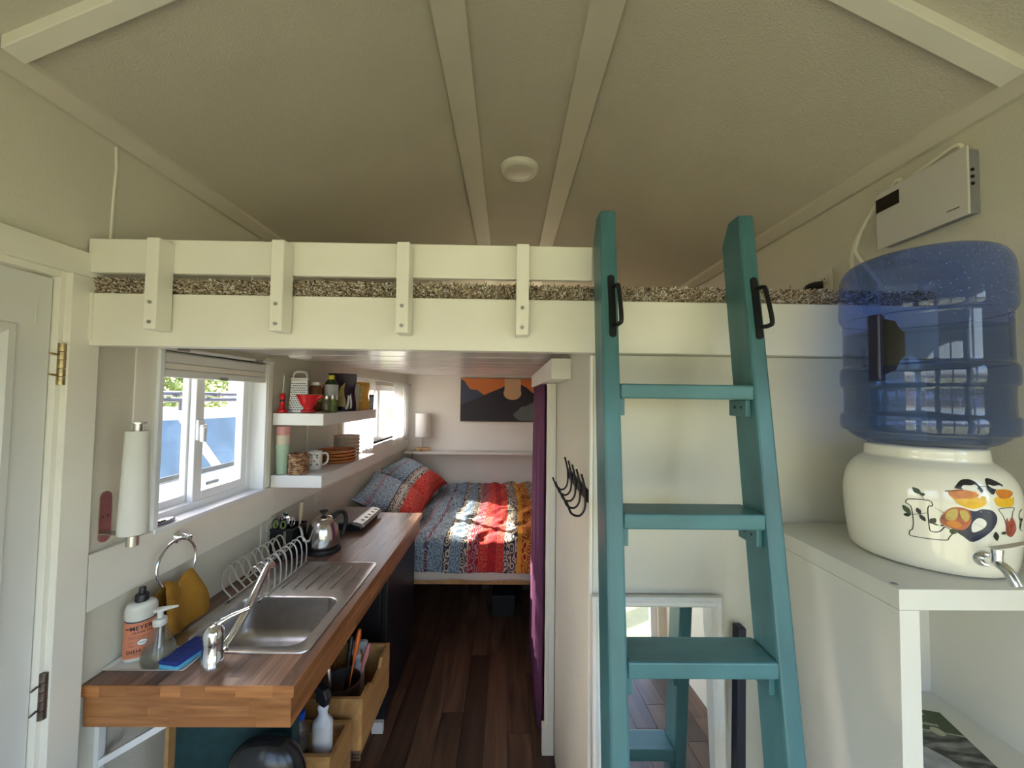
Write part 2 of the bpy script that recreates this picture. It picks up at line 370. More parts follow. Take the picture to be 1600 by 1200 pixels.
def simple_window(name, axis, c, u0, u1, z0, z1, mid=None, lab=''):
    mb = MB(); fw_ = 0.045
    def bx(m_, a0, a1, b0, b1, t=0.04):
        if axis == 'Y': m_.box(a0, a1, c-t/2, c+t/2, b0, b1)
        else: m_.box(c-t/2, c+t/2, a0, a1, b0, b1)
    bx(mb, u0, u0+fw_, z0, z1); bx(mb, u1-fw_, u1, z0, z1); bx(mb, u0+fw_, u1-fw_, z0, z0+fw_); bx(mb, u0+fw_, u1-fw_, z1-fw_, z1)
    if mid: bx(mb, mid-0.03, mid+0.03, z0+fw_, z1-fw_)
    o = struct(build(name, mb, VINYL, weld=False), lab)
    for (p0, p1) in ([(u0+fw_, u1-fw_)] if not mid else [(u0+fw_, mid-0.03), (mid+0.03, u1-fw_)]):
        g = MB(); bx(g, p0, p1, z0+fw_, z1-fw_, 0.006); build('pane', g, WINGLASS, o)
    return o
simple_window('window_3', 'Y', YF+0.05, GX0, GX1, GZ0, GZ1, None, 'small gable window at the loft end')
simple_window('window_4', 'Y', YN-0.05, NW0, NW1, NZ0, NZ1, None, 'white window in the wall behind the camera')
simple_window('door_2', 'Y', YN-0.05, ND0, ND1, 0.0, NDZ, 0.62, 'glazed double door behind the camera')
simple_window('window_6', 'X', XL-0.05, Q0, Q1, QZ0, QZ1, None, 'unseen window added in the left wall to brighten the room')  # extra opening out of view, added to let more daylight inside
simple_window('window_5', 'X', XR+0.05, R0, R1, RZ0, RZ1, -0.19, 'white slider window in the right wall behind the camera')
# ---- partition behind the ladder, and the short hook wall
PX = 0.245
mb = MB(); mb.box(PX, XR, 1.085, 1.13, 0, 1.826); mb.box(PX, PX+0.045, 1.13, 1.93, 0, lower(1.93)+0.01)
struct(build('wall_partition', mb, WALL, weld=False))
struct(build('wall_bath', B(PX+0.02, XR, 2.66, 2.70, 0, 1.88), mat('bath_dark', (0.10, 0.075, 0.06), 0.6)))
# loft slab, front beam, carpet
mb = MB(); y0, y1 = 1.09, YF
mb.hexa([(XL, y0, lower(y0)), (XR, y0, lower(y0)), (XR, y1, lower(y1)), (XL, y1, lower(y1)), (XL, y0, 1.974), (XR, y0, 1.974), (XR, y1, 1.974), (XL, y1, 1.974)])
lf = struct(build('ceiling_loft', mb, UNDER), 'glossy white underside of the sleeping loft')
for k in range(9):
    yy = 1.42+k*0.34
    build('plank_joint', B(XL+0.002, XR-0.002, yy, yy+0.006, lower(yy)-0.0015, lower(yy)+0.001), UNDER, lf)
bmj = trim(B(XL, XR, 1.05, 1.09, 1.828, 1.972), TRIMM, 'long white front beam of the loft with carpet on top', 0.002)
build('end_patch', B(XL+0.0, XL+0.028, 1.046, 1.052, 1.842, 1.972), TRIMM, bmj)
build('seam_line', B(PX, XR-0.002, 1.0835, 1.0852, 1.8245, 1.8285), mat('seam_shadow_gap', (0.30, 0.29, 0.24), 0.8), bmj)
CARP, n, l, b = new_mat('carpet_pile'); b.inputs['Roughness'].default_value = 0.95
gm = n.new('ShaderNodeNewGeometry'); cr = n.new('ShaderNodeValToRGB')
for e_, (p, c) in zip([cr.color_ramp.elements[0], cr.color_ramp.elements[1], cr.color_ramp.elements.new(0.35), cr.color_ramp.elements.new(0.7)],
                      [(0.0, (0.10, 0.07, 0.045)), (1.0, (0.80, 0.68, 0.48)), (0.35, (0.34, 0.26, 0.17)), (0.7, (0.60, 0.47, 0.32))]):
    e_.position = p; e_.color = (*c, 1)
l.new(gm.outputs['Random Per Island'], cr.inputs[0]); l.new(cr.outputs[0], b.inputs['Base Color'])
mb = MB(); mb.box(XL+0.001, XR-0.001, 1.068, YF-0.001, 1.9745, 2.008)
rr = random.Random(5)
def tuft(p, d, L, w):
    d = Vector(d).normalized(); a = d.cross(Vector((rr.random()-.5, rr.random()-.5, rr.random()-.5))).normalized(); c = d.cross(a)
    q = [p+a*w, p+(-0.5*a+0.86*c)*w, p+(-0.5*a-0.86*c)*w]; t = p+d*L; r_ = [t+a*w*.7, t+(-0.5*a+0.86*c)*w*.7, t+(-0.5*a-0.86*c)*w*.7]
    mb.add(q+r_, [(0, 1, 4, 3), (1, 2, 5, 4), (2, 0, 3, 5), (3, 4, 5)])
for k in range(16000):
    x = XL+0.004+rr.random()*(XR-XL-0.008); s = rr.random()
    if s < 0.62: p = Vector((x, 1.066, 1.977+rr.random()*0.036)); d = (rr.gauss(0, .5), -1, rr.gauss(-0.1, .5))
    else: p = Vector((x, 1.066+rr.random()*0.05, 2.004)); d = (rr.gauss(0, .5), -0.35+rr.gauss(0, .4), 1)
    tuft(p, d, 0.007+rr.random()*0.009, 0.0023)
cp = build('carpet', mb, CARP, weld=False); tag(cp, 'speckled brown shag carpet edge along the loft floor', 'carpet'); cp['kind'] = 'stuff'
# loft guard rail
g = thing('guard_rail', (-0.45, 1.05, 1.86), 'low white loft guard rail on four screwed posts', 'railing')
build('rail_board', B(XL+0.01, 0.231, 1.0455, 1.065, 2.027, 2.121), TRIMM, g, bevel=0.003)
for px in (-0.946, -0.622, -0.295, 0.020):
    p = build('post', B(px, px+0.033, 0.998, 1.0455, 1.866, 2.107), TRIMM, g, bevel=0.002)
    for zz in (1.885, 1.937):
        s_ = build('screw', MB().cyl((px+0.0165, 0.9985, zz), (px+0.0165, 0.9955, zz), 0.0048, n=14), SCREW, p)
# ceiling light
g = thing('ceiling_light', (0.045, 1.92, ZR), 'round flush ceiling light between the two ceiling strips', 'ceiling light')
build('rim', MB().lathe([(0.098, 0), (0.098, -0.008), (0.088, -0.022), (0.074, -0.026), (0.074, -0.014)], (0.045, 1.92, ZR), 48), TRIMM, g, True)
build('diffuser', MB().lathe([(0.076, -0.013), (0.073, -0.022), (0.05, -0.029), (0.0, -0.031)], (0.045, 1.92, ZR), 48), mat('diffuser', (0.72, 0.66, 0.58), 0.4), g, True)
g = thing('puck_light', (-0.98, 1.82, lower(1.82)), 'small flush puck light under the loft above the shelves', 'ceiling light')
build('rim', MB().lathe([(0.05, 0.002), (0.05, -0.006), (0.042, -0.012), (0.036, -0.008), (0.0, -0.008)], (-0.98, 1.82, lower(1.82)), 32), WHITEP, g, True)
# ---- side door on the left
dr = struct(build('door_1', B(XL-0.052, XL-0.012, D0+0.004, D1-0.006, 0.01, DZ-0.008), DOORM, bevel=0.002), 'white panelled side door with two hinges')
for (z0, z1) in ((1.02, 1.865), (0.22, 0.86)):
    for (y0, y1) in ((0.63, 0.922), (0.27, 0.54)):
        f_ = MB(); w = 0.022; x0 = XL-0.012
        def rect(i, x): return [(x, y0+i, z0+i), (x, y1-i, z0+i), (x, y1-i, z1-i), (x, y0+i, z1-i)]
        lv = [rect(0, x0-0.001), rect(0.006, x0+0.006), rect(0.020, x0+0.007), rect(0.034, x0-0.001), rect(0.055, x0+0.004)]
        for q in lv: f_.v += [Vector(p) for p in q]
        for k in range(4):
            for j in range(4): f_.f.append((k*4+j, k*4+(j+1) % 4, (k+1)*4+(j+1) % 4, (k+1)*4+j))
        f_.f.append((16, 17, 18, 19)); build('door_panel', f_, DOORM, dr)
build('edge_crack', MB().tube([(XL-0.011, 0.955, 1.93), (XL-0.0112, 0.956, 1.87)], 0.0007, 4), TRIMM, dr)
cas = MB(); ct = 0.02
cas.box(XL, XL+ct, D1+0.008, 1.078, 0, 2.012); cas.box(XL, XL+ct, D0-0.09, 1.078, 2.012, 2.078); cas.box(XL, XL+ct, D0-0.09, D0-0.01, 0, 2.012)
trim(cas, TRIMM, 'flat white casing around the side door', 0.002)
jm = MB(); jm.box(XL-0.06, XL+0.004, D1-0.004, D1+0.010, 0, 2.014); jm.box(XL-0.06, XL+0.004, D0-0.01, D1-0.004, 1.996, 2.014)
jm.box(XL-0.09, XL-0.056, D1-0.02, D1-0.004, 0, 1.996)
trim(jm, TRIMM, 'white jamb between side door and casing', 0.001)
for (z0, z1, m_) in ((1.718, 1.826, BRASS), (0.886, 1.0, BRONZE)):
    h = build('hinge', B(XL-0.012, XL+0.006, 0.992, 0.999, z0, z1), m_, dr)
    n5 = 5; hh = (z1-z0)/n5
    for k in range(n5):
        build('knuckle', MB().cyl((XL+0.008, 1.0, z0+k*hh+0.0008), (XL+0.008, 1.0, z0+(k+1)*hh-0.0008), 0.0085, n=14), m_, h, True)
    for zz in (z0+0.025, z1-0.03):
        build('screw', MB().cyl((XL+0.002, 0.992, zz), (XL+0.010, 0.972, zz+0.002), 0.0028, n=8), m_, h)
# ---- kitchen window
wx = XL-0.075
mb = MB()
mb.box(wx-0.03, wx+0.03, W0, W0+0.03, WZ0, WZ1).box(wx-0.03, wx+0.03, W1-0.03, W1, WZ0, WZ1).box(wx-0.03, wx+0.03, W0+0.03, W1-0.03, WZ0, WZ0+0.03).box(wx-0.03, wx+0.03, W0+0.03, W1-0.03, WZ1-0.03, WZ1)
w1 = struct(build('window_1', mb, VINYL, bevel=0.002, weld=False), 'white vinyl slider window over the kitchen counter')
def sash(y0, y1, xc, fr):
    m_ = MB(); z0, z1 = WZ0+0.022, WZ1-0.022; t = 0.012
    m_.box(xc-t, xc+t, y0, y0+fr, z0, z1).box(xc-t, xc+t, y1-fr, y1, z0, z1).box(xc-t, xc+t, y0+fr, y1-fr, z0, z0+fr).box(xc-t, xc+t, y0+fr, y1-fr, z1-fr, z1)
    s_ = build('sash', m_, VINYL, w1, bevel=0.003, weld=False)
    build('pane', B(xc-0.003, xc+0.003, y0+fr, y1-fr, z0+fr, z1-fr), WINGLASS, s_); return s_
sash(W0+0.02, 1.535, wx-0.012, 0.036); s2 = sash(1.505, W1-0.022, wx+0.014, 0.042)
lt = MB(); lt.box(wx+0.026, wx+0.036, 1.507, 1.541, 1.52, 1.60); lt.box(wx+0.036, wx+0.050, 1.512, 1.535, 1.535, 1.58); lt.box(wx+0.046, wx+0.062, 1.502, 1.518, 1.515, 1.572)
build('latch', lt, VINYL, s2, bevel=0.003, weld=False)
# reveal, sill, casings
rv = MB(); rv.box(XL-0.05, XL+0.016, W0-0.012, W0+0.004, WZ0, WZ1+0.03); rv.box(XL-0.05, XL+0.016, W1-0.004, W1+0.012, WZ0, WZ1+0.0)
rv.box(XL-0.05, XL+0.0, W0+0.004, W1-0.004, WZ1-0.004, WZ1+0.01)
trim(rv, SILLM, 'white reveal boards at the sides of the kitchen window', 0.001)
trim(B(XL-0.06, XL+0.022, W0-0.012, W1+0.012, WZ0-0.012, WZ0+0.004), SILLM, 'white sill under the kitchen window', 0.002)
trim(B(XL, XL+0.005, 1.200, W0-0.006, WZ0+0.004, 1.862), TRIMM, 'flat white casing left of the kitchen window')
trim(B(XL, XL+0.018, W1+0.008, 1.878, WZ0+0.004, 1.876), TRIMM, 'flat white casing right of the kitchen window')
# horizontal band below the windows
bd = trim(B(XL, XL+0.018, 1.082, 1.90, 1.10, 1.255), TRIMM, 'wide white band board under the kitchen window')
trim(B(XL, XL+0.0175, 1.902, YF, 1.115, 1.27), TRIMM, 'white band board running on from the shelves to the bed')
# rolled shade and tension rod
g = thing('roller_blind', (XL+0.03, 1.56, 1.76), 'folded white shade bundled at the top of the kitchen window', 'blind')
build('head_rail', B(XL-0.03, XL+0.012, W0+0.008, W1-0.008, 1.806, 1.840), WHITEP, g, bevel=0.003)
build('folds', B(XL-0.028, XL+0.010, W0+0.008, W1-0.008, 1.783, 1.805), TRIMM, g, bevel=0.003)
br_ = build('bottom_rail', B(XL-0.03, XL+0.013, W0+0.008, W1-0.008, 1.757, 1.782), WHITEP, g, bevel=0.003)
build('pull_tab', B(XL+0.012, XL+0.02, 1.535, 1.575, 1.755, 1.766), GREYP, br_, bevel=0.002)
g = thing('tension_rod', (XL+0.026, 1.55, 1.852), 'thin white tension rod above the folded window shade', 'rod')
build('rod', MB().cyl((XL+0.026, 1.25, 1.852), (XL+0.026, 1.86, 1.856), 0.007, n=12), WHITEP, g, True)
for (a, b) in ((1.315, 1.365), (1.72, 1.77)): build('end_sleeve', MB().cyl((XL+0.026, a, 1.8525), (XL+0.026, b, 1.8535), 0.0085, n=12), SCREW, g, True)
# ---- bedroom window with sheer curtains
simple_window('window_2', 'X', XL-0.07, V0, V1, VZ0, VZ1, 3.62, 'white window beside the bed')
trim(B(XL-0.06, XL+0.03, V0-0.01, V1+0.02, VZ0-0.014, VZ0), SILLM, 'white sill under the bedroom window')
trim(B(XL, XL+0.016, V0-0.035, V0, VZ0, 1.86), TRIMM, 'narrow casing at the kitchen side of the bedroom window')
SHEER = fabric_sheer('sheer_curtain', (0.90, 0.89, 0.86), 0.40)
def sheer(y0, y1, z0, z1, lab, waves):
    m_ = MB().grid(lambda u, v: (XL+0.034+0.011*math.sin(u*waves*6.28)*(1-0.35*v)+0.004*math.sin(u*17), y0+(y1-y0)*u+0.01*math.sin(v*5+u*3), z0+(z1-z0)*v), 60, 6)
    return tag(build('sheer_curtain', m_, SHEER, smooth='full'), lab, 'curtain', 'sheer curtains at the bedroom window')
sheer(2.70, 3.28, 1.17, 1.83, 'sheer white curtain panel behind the open kitchen shelves', 7)
sheer(3.80, 4.40, 1.22, 1.83, 'sheer white curtain panel beside the table lamp', 7)
g = thing('curtain_rod', (XL+0.03, 3.55, 1.84), 'thin white curtain rod with black ends above the bed', 'rod')
build('rod', MB().cyl((XL+0.034, 2.69, 1.838), (XL+0.034, 4.42, 1.838), 0.005, n=10), WHITEP, g, True)
for yy in (2.685, 4.425): build('end_cap', MB().lathe([(0.0, -0.01), (0.009, -0.006), (0.009, 0.006), (0, 0.01)], (XL+0.034, yy, 1.838), 12), BLACKP, g, True)
# ---- corner trims of the hook wall, header box over the purple curtain
jb = MB(); jb.box(PX-0.046, PX-0.002, 1.905, 1.93, 0.13, 1.774); jb.box(PX-0.030, PX-0.002, 1.897, 1.905, 0.13, 1.774)
jo = trim(jb, TRIMM, 'stepped white casing at the end of the hook wall')
build('plinth_block', B(PX-0.058, PX-0.002, 1.888, 1.932, 0.0, 0.13), TRIMM, jo, bevel=0.003)
trim(B(PX-0.010, PX-0.0005, 1.085, 1.102, 0, 1.826), TRIMM, 'white corner bead on the edge of the hook wall', 0.003)
hd = trim(B(PX-0.078, PX-0.001, 1.47, 2.655, 1.775, 1.855), TRIMM, 'white header box above the purple curtain')
# ================================================================== ladder
g = thing('loft_ladder', (0.41, 0.75, 0.0), 'teal painted wooden ladder leaning against the loft beam', 'ladder')
LADDER = g
LY = lambda z: 0.632+0.146*z            # front face of the rails
LX0, LX1, LT, LD = 0.258, 0.568, 0.040, 0.085
ang = math.atan(0.18)
for side in (0, 1):
    xa, xb = (LX0-LT, LX0) if side == 0 else (LX1, LX1+LT)
    ztop = 2.178 if side == 0 else 2.172
    dx = 0.028                                   # rails lean a little to the right towards the top
    prof = [(0.0, 0.0), (LD, 0.0), (LD, ztop-0.055), (LD*0.55, ztop), (0.0, ztop)]
    mb = MB().prism(prof, 0, 1, lambda p, t: (xa+(xb-xa)*t+dx*(p[1]-1.45)/1.0*0.5, LY(p[1])+p[0]*1.0, p[1]))
    build('side_rail', mb, TEAL, g, bevel=0.006)
for (z, dpt) in ((1.72, 0.1), (1.435, 0.1), (1.148, 0.1), (0.86, 0.1), (0.575, 0.1), (0.29, 0.1)):
    th = 0.034; y0 = LY(z)+0.0; o_ = 0.014*(z-1.45)
    build('tread', B(LX0+o_, LX1+o_, y0-0.001, y0+0.088, z-th/2, z+th/2), TEALR, g, bevel=0.004)
    for side in (0, 1):
        xa, xb = (LX0, LX0+0.013) if side == 0 else (LX1-0.013, LX1)
        c = build('cleat', B(xa+o_, xb+o_, y0+0.012, y0+0.080, z-th/2-0.040, z-th/2-0.0005), TEAL, g, bevel=0.002)
        if side == 1:
            for yy in (0.03, 0.055): build('screw', MB().cyl((xa+o_-0.0012, y0+yy, z-th/2-0.018), (xa+o_+0.002, y0+yy, z-th/2-0.018), 0.003, n=8), BLACKM, c)
for side in (0, 1):                                  # black grab handles on the rail fronts
    xc = (LX0-LT/2 if side == 0 else LX1+LT/2)+0.006; z0, z1 = 1.855, 1.995; f_ = 0.014
    h = build('grab_handle', MB().prism([(xc+f_*0.3+0.008*math.cos(t), zz+0.008*math.sin(t)) for zz, a0 in ((z1, 0), (z0, math.pi)) for t in [a0+math.pi*k/8 for k in range(9)]], 0, 1,
              lambda p, t: (p[0], LY(p[1])-0.004*t, p[1])), BLACKM, g, True)
    ox = xc+f_*0.3+0.006
    pts = [(ox, LY(z1-0.02)-0.003, z1-0.022), (ox+0.004, LY(z1)-0.022, z1-0.022), (ox+0.006, LY(z1)-0.028, z1-0.034), (ox+0.006, LY(z0)-0.028, z0+0.034), (ox+0.004, LY(z0)-0.022, z0+0.022), (ox, LY(z0+0.02)-0.003, z0+0.022)]
    build('grip', MB().tube(smooth_path(pts, 4), 0.0052, 10), BLACKM, h, True)
build('paper_tag', B(LX0+0.007, LX0+0.02, 1.047, 1.0495, 1.93, 1.955), WHITEP, g)
# ================================================================== hook rack on the short wall
g = thing('coat_hook_rack', (PX-0.01, 1.33, 1.38), 'black wrought iron rack of five coat hooks on the short wall', 'coat hooks')
HX = PX-0.0005
build('back_bar', B(HX-0.005, HX, 1.14, 1.50, 1.395, 1.432), BLACKM, g)
for k in range(5):
    y = 1.155+k*0.083; x0 = HX-0.006
    pts = [(x0-0.014, y, 1.475), (x0-0.006, y, 1.445), (x0-0.002, y, 1.415), (x0-0.004, y, 1.372), (x0-0.020, y, 1.352), (x0-0.042, y, 1.358), (x0-0.052, y, 1.378), (x0-0.060, y, 1.398)]
    build('hook', MB().tube(smooth_path(pts, 4), 0.0034, 8), BLACKM, g, True)
# ================================================================== mirror and dark pole behind the ladder
g = thing('framed_mirror', (0.42, 1.02, 0.0), 'tall mirror in a white moulded frame leaning behind the ladder', 'mirror')
MX0, MX1, MZ = 0.238, 0.592, 1.167
tilt = Matrix.Translation((0, 1.0, 0)) @ Matrix.Rotation(-math.atan(0.05/1.167), 4, 'X') @ Matrix.Translation((0, -1.0, 0))
def framebar(poly):
    m_ = MB(); return m_
fwid = 0.029
prof = [(0, 0.0), (0.0, 0.016), (0.007, 0.021), (0.014, 0.017), (0.022, 0.018), (fwid, 0.009), (fwid, 0.0)]
corners = [(MX0, 0.0), (MX1, 0.0), (MX1, MZ), (MX0, MZ)]; ins = [(1, 1), (-1, 1), (-1, -1), (1, -1)]
for e in range(4):
    (xa, za), (xb, zb) = corners[e], corners[(e+1) % 4]; ia, ib = ins[e], ins[(e+1) % 4]
    m_ = MB(); n_ = len(prof)
    vs = [(xa+ia[0]*q[0], 1.0+0.022-q[1], za+ia[1]*q[0]) for q in prof]+[(xb+ib[0]*q[0], 1.0+0.022-q[1], zb+ib[1]*q[0]) for q in prof]
    m_.add(vs, [(i, (i+1) % n_, n_+(i+1) % n_, n_+i) for i in range(n_)]+[tuple(range(n_)), tuple(range(2*n_-1, n_-1, -1))])
    build('frame_bar', m_.xf(tilt), mat('frame_white', (0.72, 0.71, 0.65), 0.4, var=0.05, vscale=20) if e == 0 else MATS['frame_white'], g)
build('glass', B(MX0+0.022, MX1-0.022, 1.014, 1.018, 0.022, MZ-0.022).xf(tilt), mat('mirror_silver', (0.86, 0.88, 0.88), 0.01, 1.0), g)
tag(build('navy_pole', MB().hexa([(0.533, 0.925, 0), (0.560, 0.925, 0), (0.560, 0.95, 0), (0.533, 0.95, 0), (0.628, 1.045, 1.09), (0.650, 1.045, 1.09), (0.650, 1.075, 1.09), (0.628, 1.075, 1.09)]),
    mat('navy_paint', (0.012, 0.014, 0.035), 0.4), bevel=0.003), 'dark navy bar leaning between mirror and white cubby shelf', 'pole')
# ================================================================== white cubby unit with the water crock
UX0, UX1, UY0, UY1, UZ = 0.716, 1.196, 0.702, 1.08, 1.362
g = thing('cubby_shelf', (0.96, 0.88, 0.0), 'white cubby shelf unit carrying the water crock', 'shelf unit')
th = 0.037
tp = build('top_panel', B(UX0, UX1, UY0, UY1, UZ-th, UZ), MELAM, g, bevel=0.0008)
build('cam_cap', MB().cyl((UX0+0.013, UY0+0.022, UZ), (UX0+0.013, UY0+0.022, UZ+0.0006), 0.006, n=14), GREYP, tp)
build('side_panel', B(UX0, UX0+th, UY0, UY1, 0, UZ-th-0.0006), MELAM, g, bevel=0.0008)
build('side_panel', B(UX1-0.02, UX1, UY0, UY1, 0, UZ-th-0.0006), MELAM, g, bevel=0.0008)
SHZ = 0.91
for z in (SHZ-0.34, SHZ, 0.06): build('shelf_board', B(UX0+th, UX1-0.02, UY0+0.002, UY1, z-0.016, z), MELAM, g)
build('back_panel', B(UX0+th, UX1-0.02, UY1-0.008, UY1-0.001, 0, UZ-th-0.001), MELAM, g)
# book lying in the cubby
BK, n, l, b = new_mat('book_cover'); b.inputs['Roughness'].default_value = 0.3
tc = n.new('ShaderNodeTexCoord'); nz = n.new('ShaderNodeTexNoise'); nz.inputs['Scale'].default_value = 22; nz.inputs['Detail'].default_value = 7
mp = n.new('ShaderNodeMapping'); mp.inputs['Scale'].default_value = (0.5, 2.2, 1); l.new(tc.outputs['Object'], mp.inputs[0]); l.new(mp.outputs[0], nz.inputs['Vector'])
cr = n.new('ShaderNodeValToRGB'); cr.color_ramp.elements[0].position = 0.42; cr.color_ramp.elements[0].color = (0.012, 0.012, 0.009, 1); cr.color_ramp.elements[1].position = 0.72; cr.color_ramp.elements[1].color = (0.35, 0.35, 0.32, 1)
l.new(nz.outputs['Fac'], cr.inputs[0]); l.new(cr.outputs[0], b.inputs['Base Color'])
g = thing('book', (0.997, 0.8985, SHZ), 'dark nature book with a green title band lying in the cubby shelf', 'book')
Mk = Matrix.Translation((1.096, 0.981, SHZ)) @ Matrix(((0.967, 0.254, 0, 0), (-0.254, 0.967, 0, 0), (0, 0, 1, 0), (0, 0, 0, 1)))
KB = lambda x0, x1, y0, y1, z0, z1: MB().box(x0, x1, y0, y1, z0, z1, Mk)      # book corner is the origin
build('pages', KB(-0.147, -0.003, -0.207, -0.003, 0.0016, 0.013), mat('paper', (0.75, 0.72, 0.64), 0.8), g)
cv = build('cover', KB(-0.15, 0, -0.21, 0, 0.013, 0.0145), BK, g); build('cover', KB(-0.15, 0, -0.21, 0, 0.0002, 0.0015), BK, g)
build('title_band', KB(-0.15, 0, -0.070, 0, 0.0142, 0.0148), mat('book_green', (0.030, 0.055, 0.014), 0.35), cv)
GOLD = mat('book_gold', (0.42, 0.42, 0.29), 0.4)
build('band_line', KB(-0.15, 0, -0.0725, -0.070, 0.0142, 0.0149), GOLD, cv)
build('emblem', MB().lathe([(0.0125, 0), (0.013, 0.0005), (0.0105, 0.0005), (0.0105, 0.0002), (0.0075, 0.0002), (0.007, 0.0005), (0, 0.0005)], (0, 0, 0), 28).xf(Mk @ Matrix.Translation((-0.0516, -0.0712, 0.0149))), GOLD, cv)
build('emblem_ground', MB().lathe([(0.0128, 0.0), (0.0128, 0.0002), (0, 0.0002)], (0, 0, 0), 24).xf(Mk @ Matrix.Translation((-0.0516, -0.0712, 0.0148))), mat('emblem_brown', (0.10, 0.06, 0.02), 0.4), cv)
build('snow_patch', MB().prism([(-0.15, -0.125), (-0.110, -0.128), (-0.085, -0.150), (-0.070, -0.175), (-0.060, -0.21), (-0.15, -0.21)], 0.0143, 0.0147, lambda p, t: Mk @ Vector((p[0], p[1], t))), mat('snow_print', (0.36, 0.37, 0.37), 0.4, var=0.3, vscale=25), cv)
for k, (yy, w) in enumerate(((-0.016, 0.085), (-0.031, 0.060), (-0.050, 0.090))):
    m_ = MB(); xx = -0.128; q = random.Random(k)
    while xx < -0.128+w:
        ww = 0.003+0.004*q.random(); m_.box(xx, xx+ww, yy-0.0035, yy+0.0035, 0.0147, 0.0151, Mk); xx += ww+0.002
    build('title_mark', m_, GOLD, cv, weld=False)
tag(build('orange_ball', MB().lathe([(0.001, 0), (0.009, 0.003), (0.012, 0.011), (0.009, 0.019), (0.0, 0.023)], (1.052, 1.045, SHZ+0.0005), 20), mat('orange_rubber', (0.62, 0.25, 0.02), 0.5), smooth=True), 'small orange ball at the back of the cubby shelf', 'ball')
# water crock
CXc, CYc, CZ = 0.94, 0.862, UZ
CPROF = [(0.105, 0.0), (0.121, 0.003), (0.128, 0.012), (0.1325, 0.035), (0.1365, 0.075), (0.1385, 0.115), (0.1375, 0.150), (0.132, 0.178), (0.121, 0.200), (0.108, 0.213), (0.101, 0.219), (0.099, 0.224), (0.098, 0.240), (0.094, 0.245), (0.086, 0.243), (0.084, 0.2)]
def crad(z):
    z -= CZ
    for (r0, z0), (r1, z1) in zip(CPROF, CPROF[1:]):
        if z0 <= z <= z1: return r0+(r1-r0)*(z-z0)/(z1-z0)
    return 0.1385
CERAM = mat('glazed_ceramic', (0.80, 0.775, 0.66), 0.12, var=0.02, coat=0.6)
g = thing('water_crock', (CXc, CYc, CZ), 'cream ceramic water crock with painted birds and letters', 'crock')
prof = smooth_path([(r, z, 0) for r, z in CPROF], 4)
build('body', MB().lathe([(max(p.x, 0.001), p.y) for p in prof], (CXc, CYc, CZ), 72), CERAM, g, 'full')
def oncrock(off=0.0007):
    def f(s, z):
        r = crad(z)+off; a = math.radians(-120)+s/0.137
        return Vector((CXc+r*math.cos(a), CYc+r*math.sin(a), z))
    return f
def shift(pts, dz=0.0): return [(s, z+dz) for s, z in pts]
def decal(name, pts, m_, off=0.0007): build(name, flat_poly(pts, oncrock(off)), m_, g)
def smooth2(pts, n=4, closed=True):
    P = pts+[pts[0]] if closed else pts
    if closed:
        q = [pts[-1]]+pts+[pts[0], pts[1]]; out = []
        for i in range(1, len(pts)+1):
            p0, p1, p2, p3 = [Vector(q[j]) for j in (i-1, i, i+1, i+2 if i+2 < len(q) else 2)]
            for k in range(n):
                t = k/n; out.append(tuple(0.5*((2*p1)+(p2-p0)*t+(2*p0-5*p1+4*p2-p3)*t*t+(3*p1-p0-3*p2+p3)*t*t*t)))
        return out
    return [tuple(v[:2]) for v in smooth_path([(p[0], p[1], 0) for p in P], n)]
def stroke(name, pts, w, m_, closed=False, off=0.0006):
    q = smooth2(pts, 4, closed); f = oncrock(off)
    if closed: q = q+[q[0]]
    path = [f(*p) for p in q]; build(name, MB().tube(path, w, 5), m_, g)
INK = mat('decal_ink', (0.012, 0.012, 0.012), 0.3); NAVY = mat('decal_navy', (0.018, 0.024, 0.06), 0.25, var=0.3, vscale=40)
GRN = mat('decal_leaf', (0.025, 0.055, 0.015), 0.3, var=0.5, vscale=80); DGRN = mat('decal_dark_leaf', (0.010, 0.018, 0.008), 0.3)
ORA = mat('decal_orange', (0.62, 0.20, 0.015), 0.3, var=0.25, vscale=60); YEL = mat('decal_yellow', (0.80, 0.46, 0.015), 0.3, var=0.15, vscale=60)
ROSE = mat('decal_rose', (0.42, 0.10, 0.035), 0.3, var=0.6, vscale=50); ROSEY = mat('decal_rose_yellow', (0.52, 0.38, 0.08), 0.3, var=0.4, vscale=50); CHK = mat('decal_white', (0.80, 0.78, 0.70), 0.25)
Lp = [(-0.0665, 1.4997), (-0.0631, 1.5038), (-0.049, 1.5063), (-0.0342, 1.5066), (-0.03, 1.5011), (-0.0307, 1.4966), (-0.0363, 1.4919), (-0.0351, 1.4547), (-0.0322, 1.4465), (-0.0219, 1.4481), (-0.0157, 1.4573), (-0.0145, 1.4593), (-0.0037, 1.4527), (-0.0088, 1.4395), (-0.015, 1.433), (-0.058, 1.4297), (-0.0631, 1.4346), (-0.0617, 1.4405), (-0.0584, 1.4442), (-0.0568, 1.46), (-0.0589, 1.4868), (-0.062, 1.4925), (-0.0666, 1.496)]
stroke('letter_l', Lp, 0.0008, INK, True)
heart = [(0.028, 1.4955), (0.038, 1.5002), (0.0537, 1.4986), (0.0611, 1.4871), (0.0582, 1.4717), (0.0481, 1.456), (0.0245, 1.4366), (0.0108, 1.4449), (-0.002, 1.4559), (-0.008, 1.472), (-0.004, 1.488), (0.006, 1.497), (0.018, 1.497)]
decal('heart', smooth2(heart, 3), NAVY, 0.0005)
hole = [(0.0241, 1.4758), (0.0322, 1.4835), (0.0416, 1.4792), (0.0428, 1.4708), (0.0357, 1.4617), (0.0237, 1.4553), (0.0213, 1.4652)]
decal('heart_hole', smooth2(hole), CHK, 0.0009); stroke('stem', [(0.0225, 1.4735), (0.032, 1.470), (0.040, 1.4645)], 0.0004, INK)
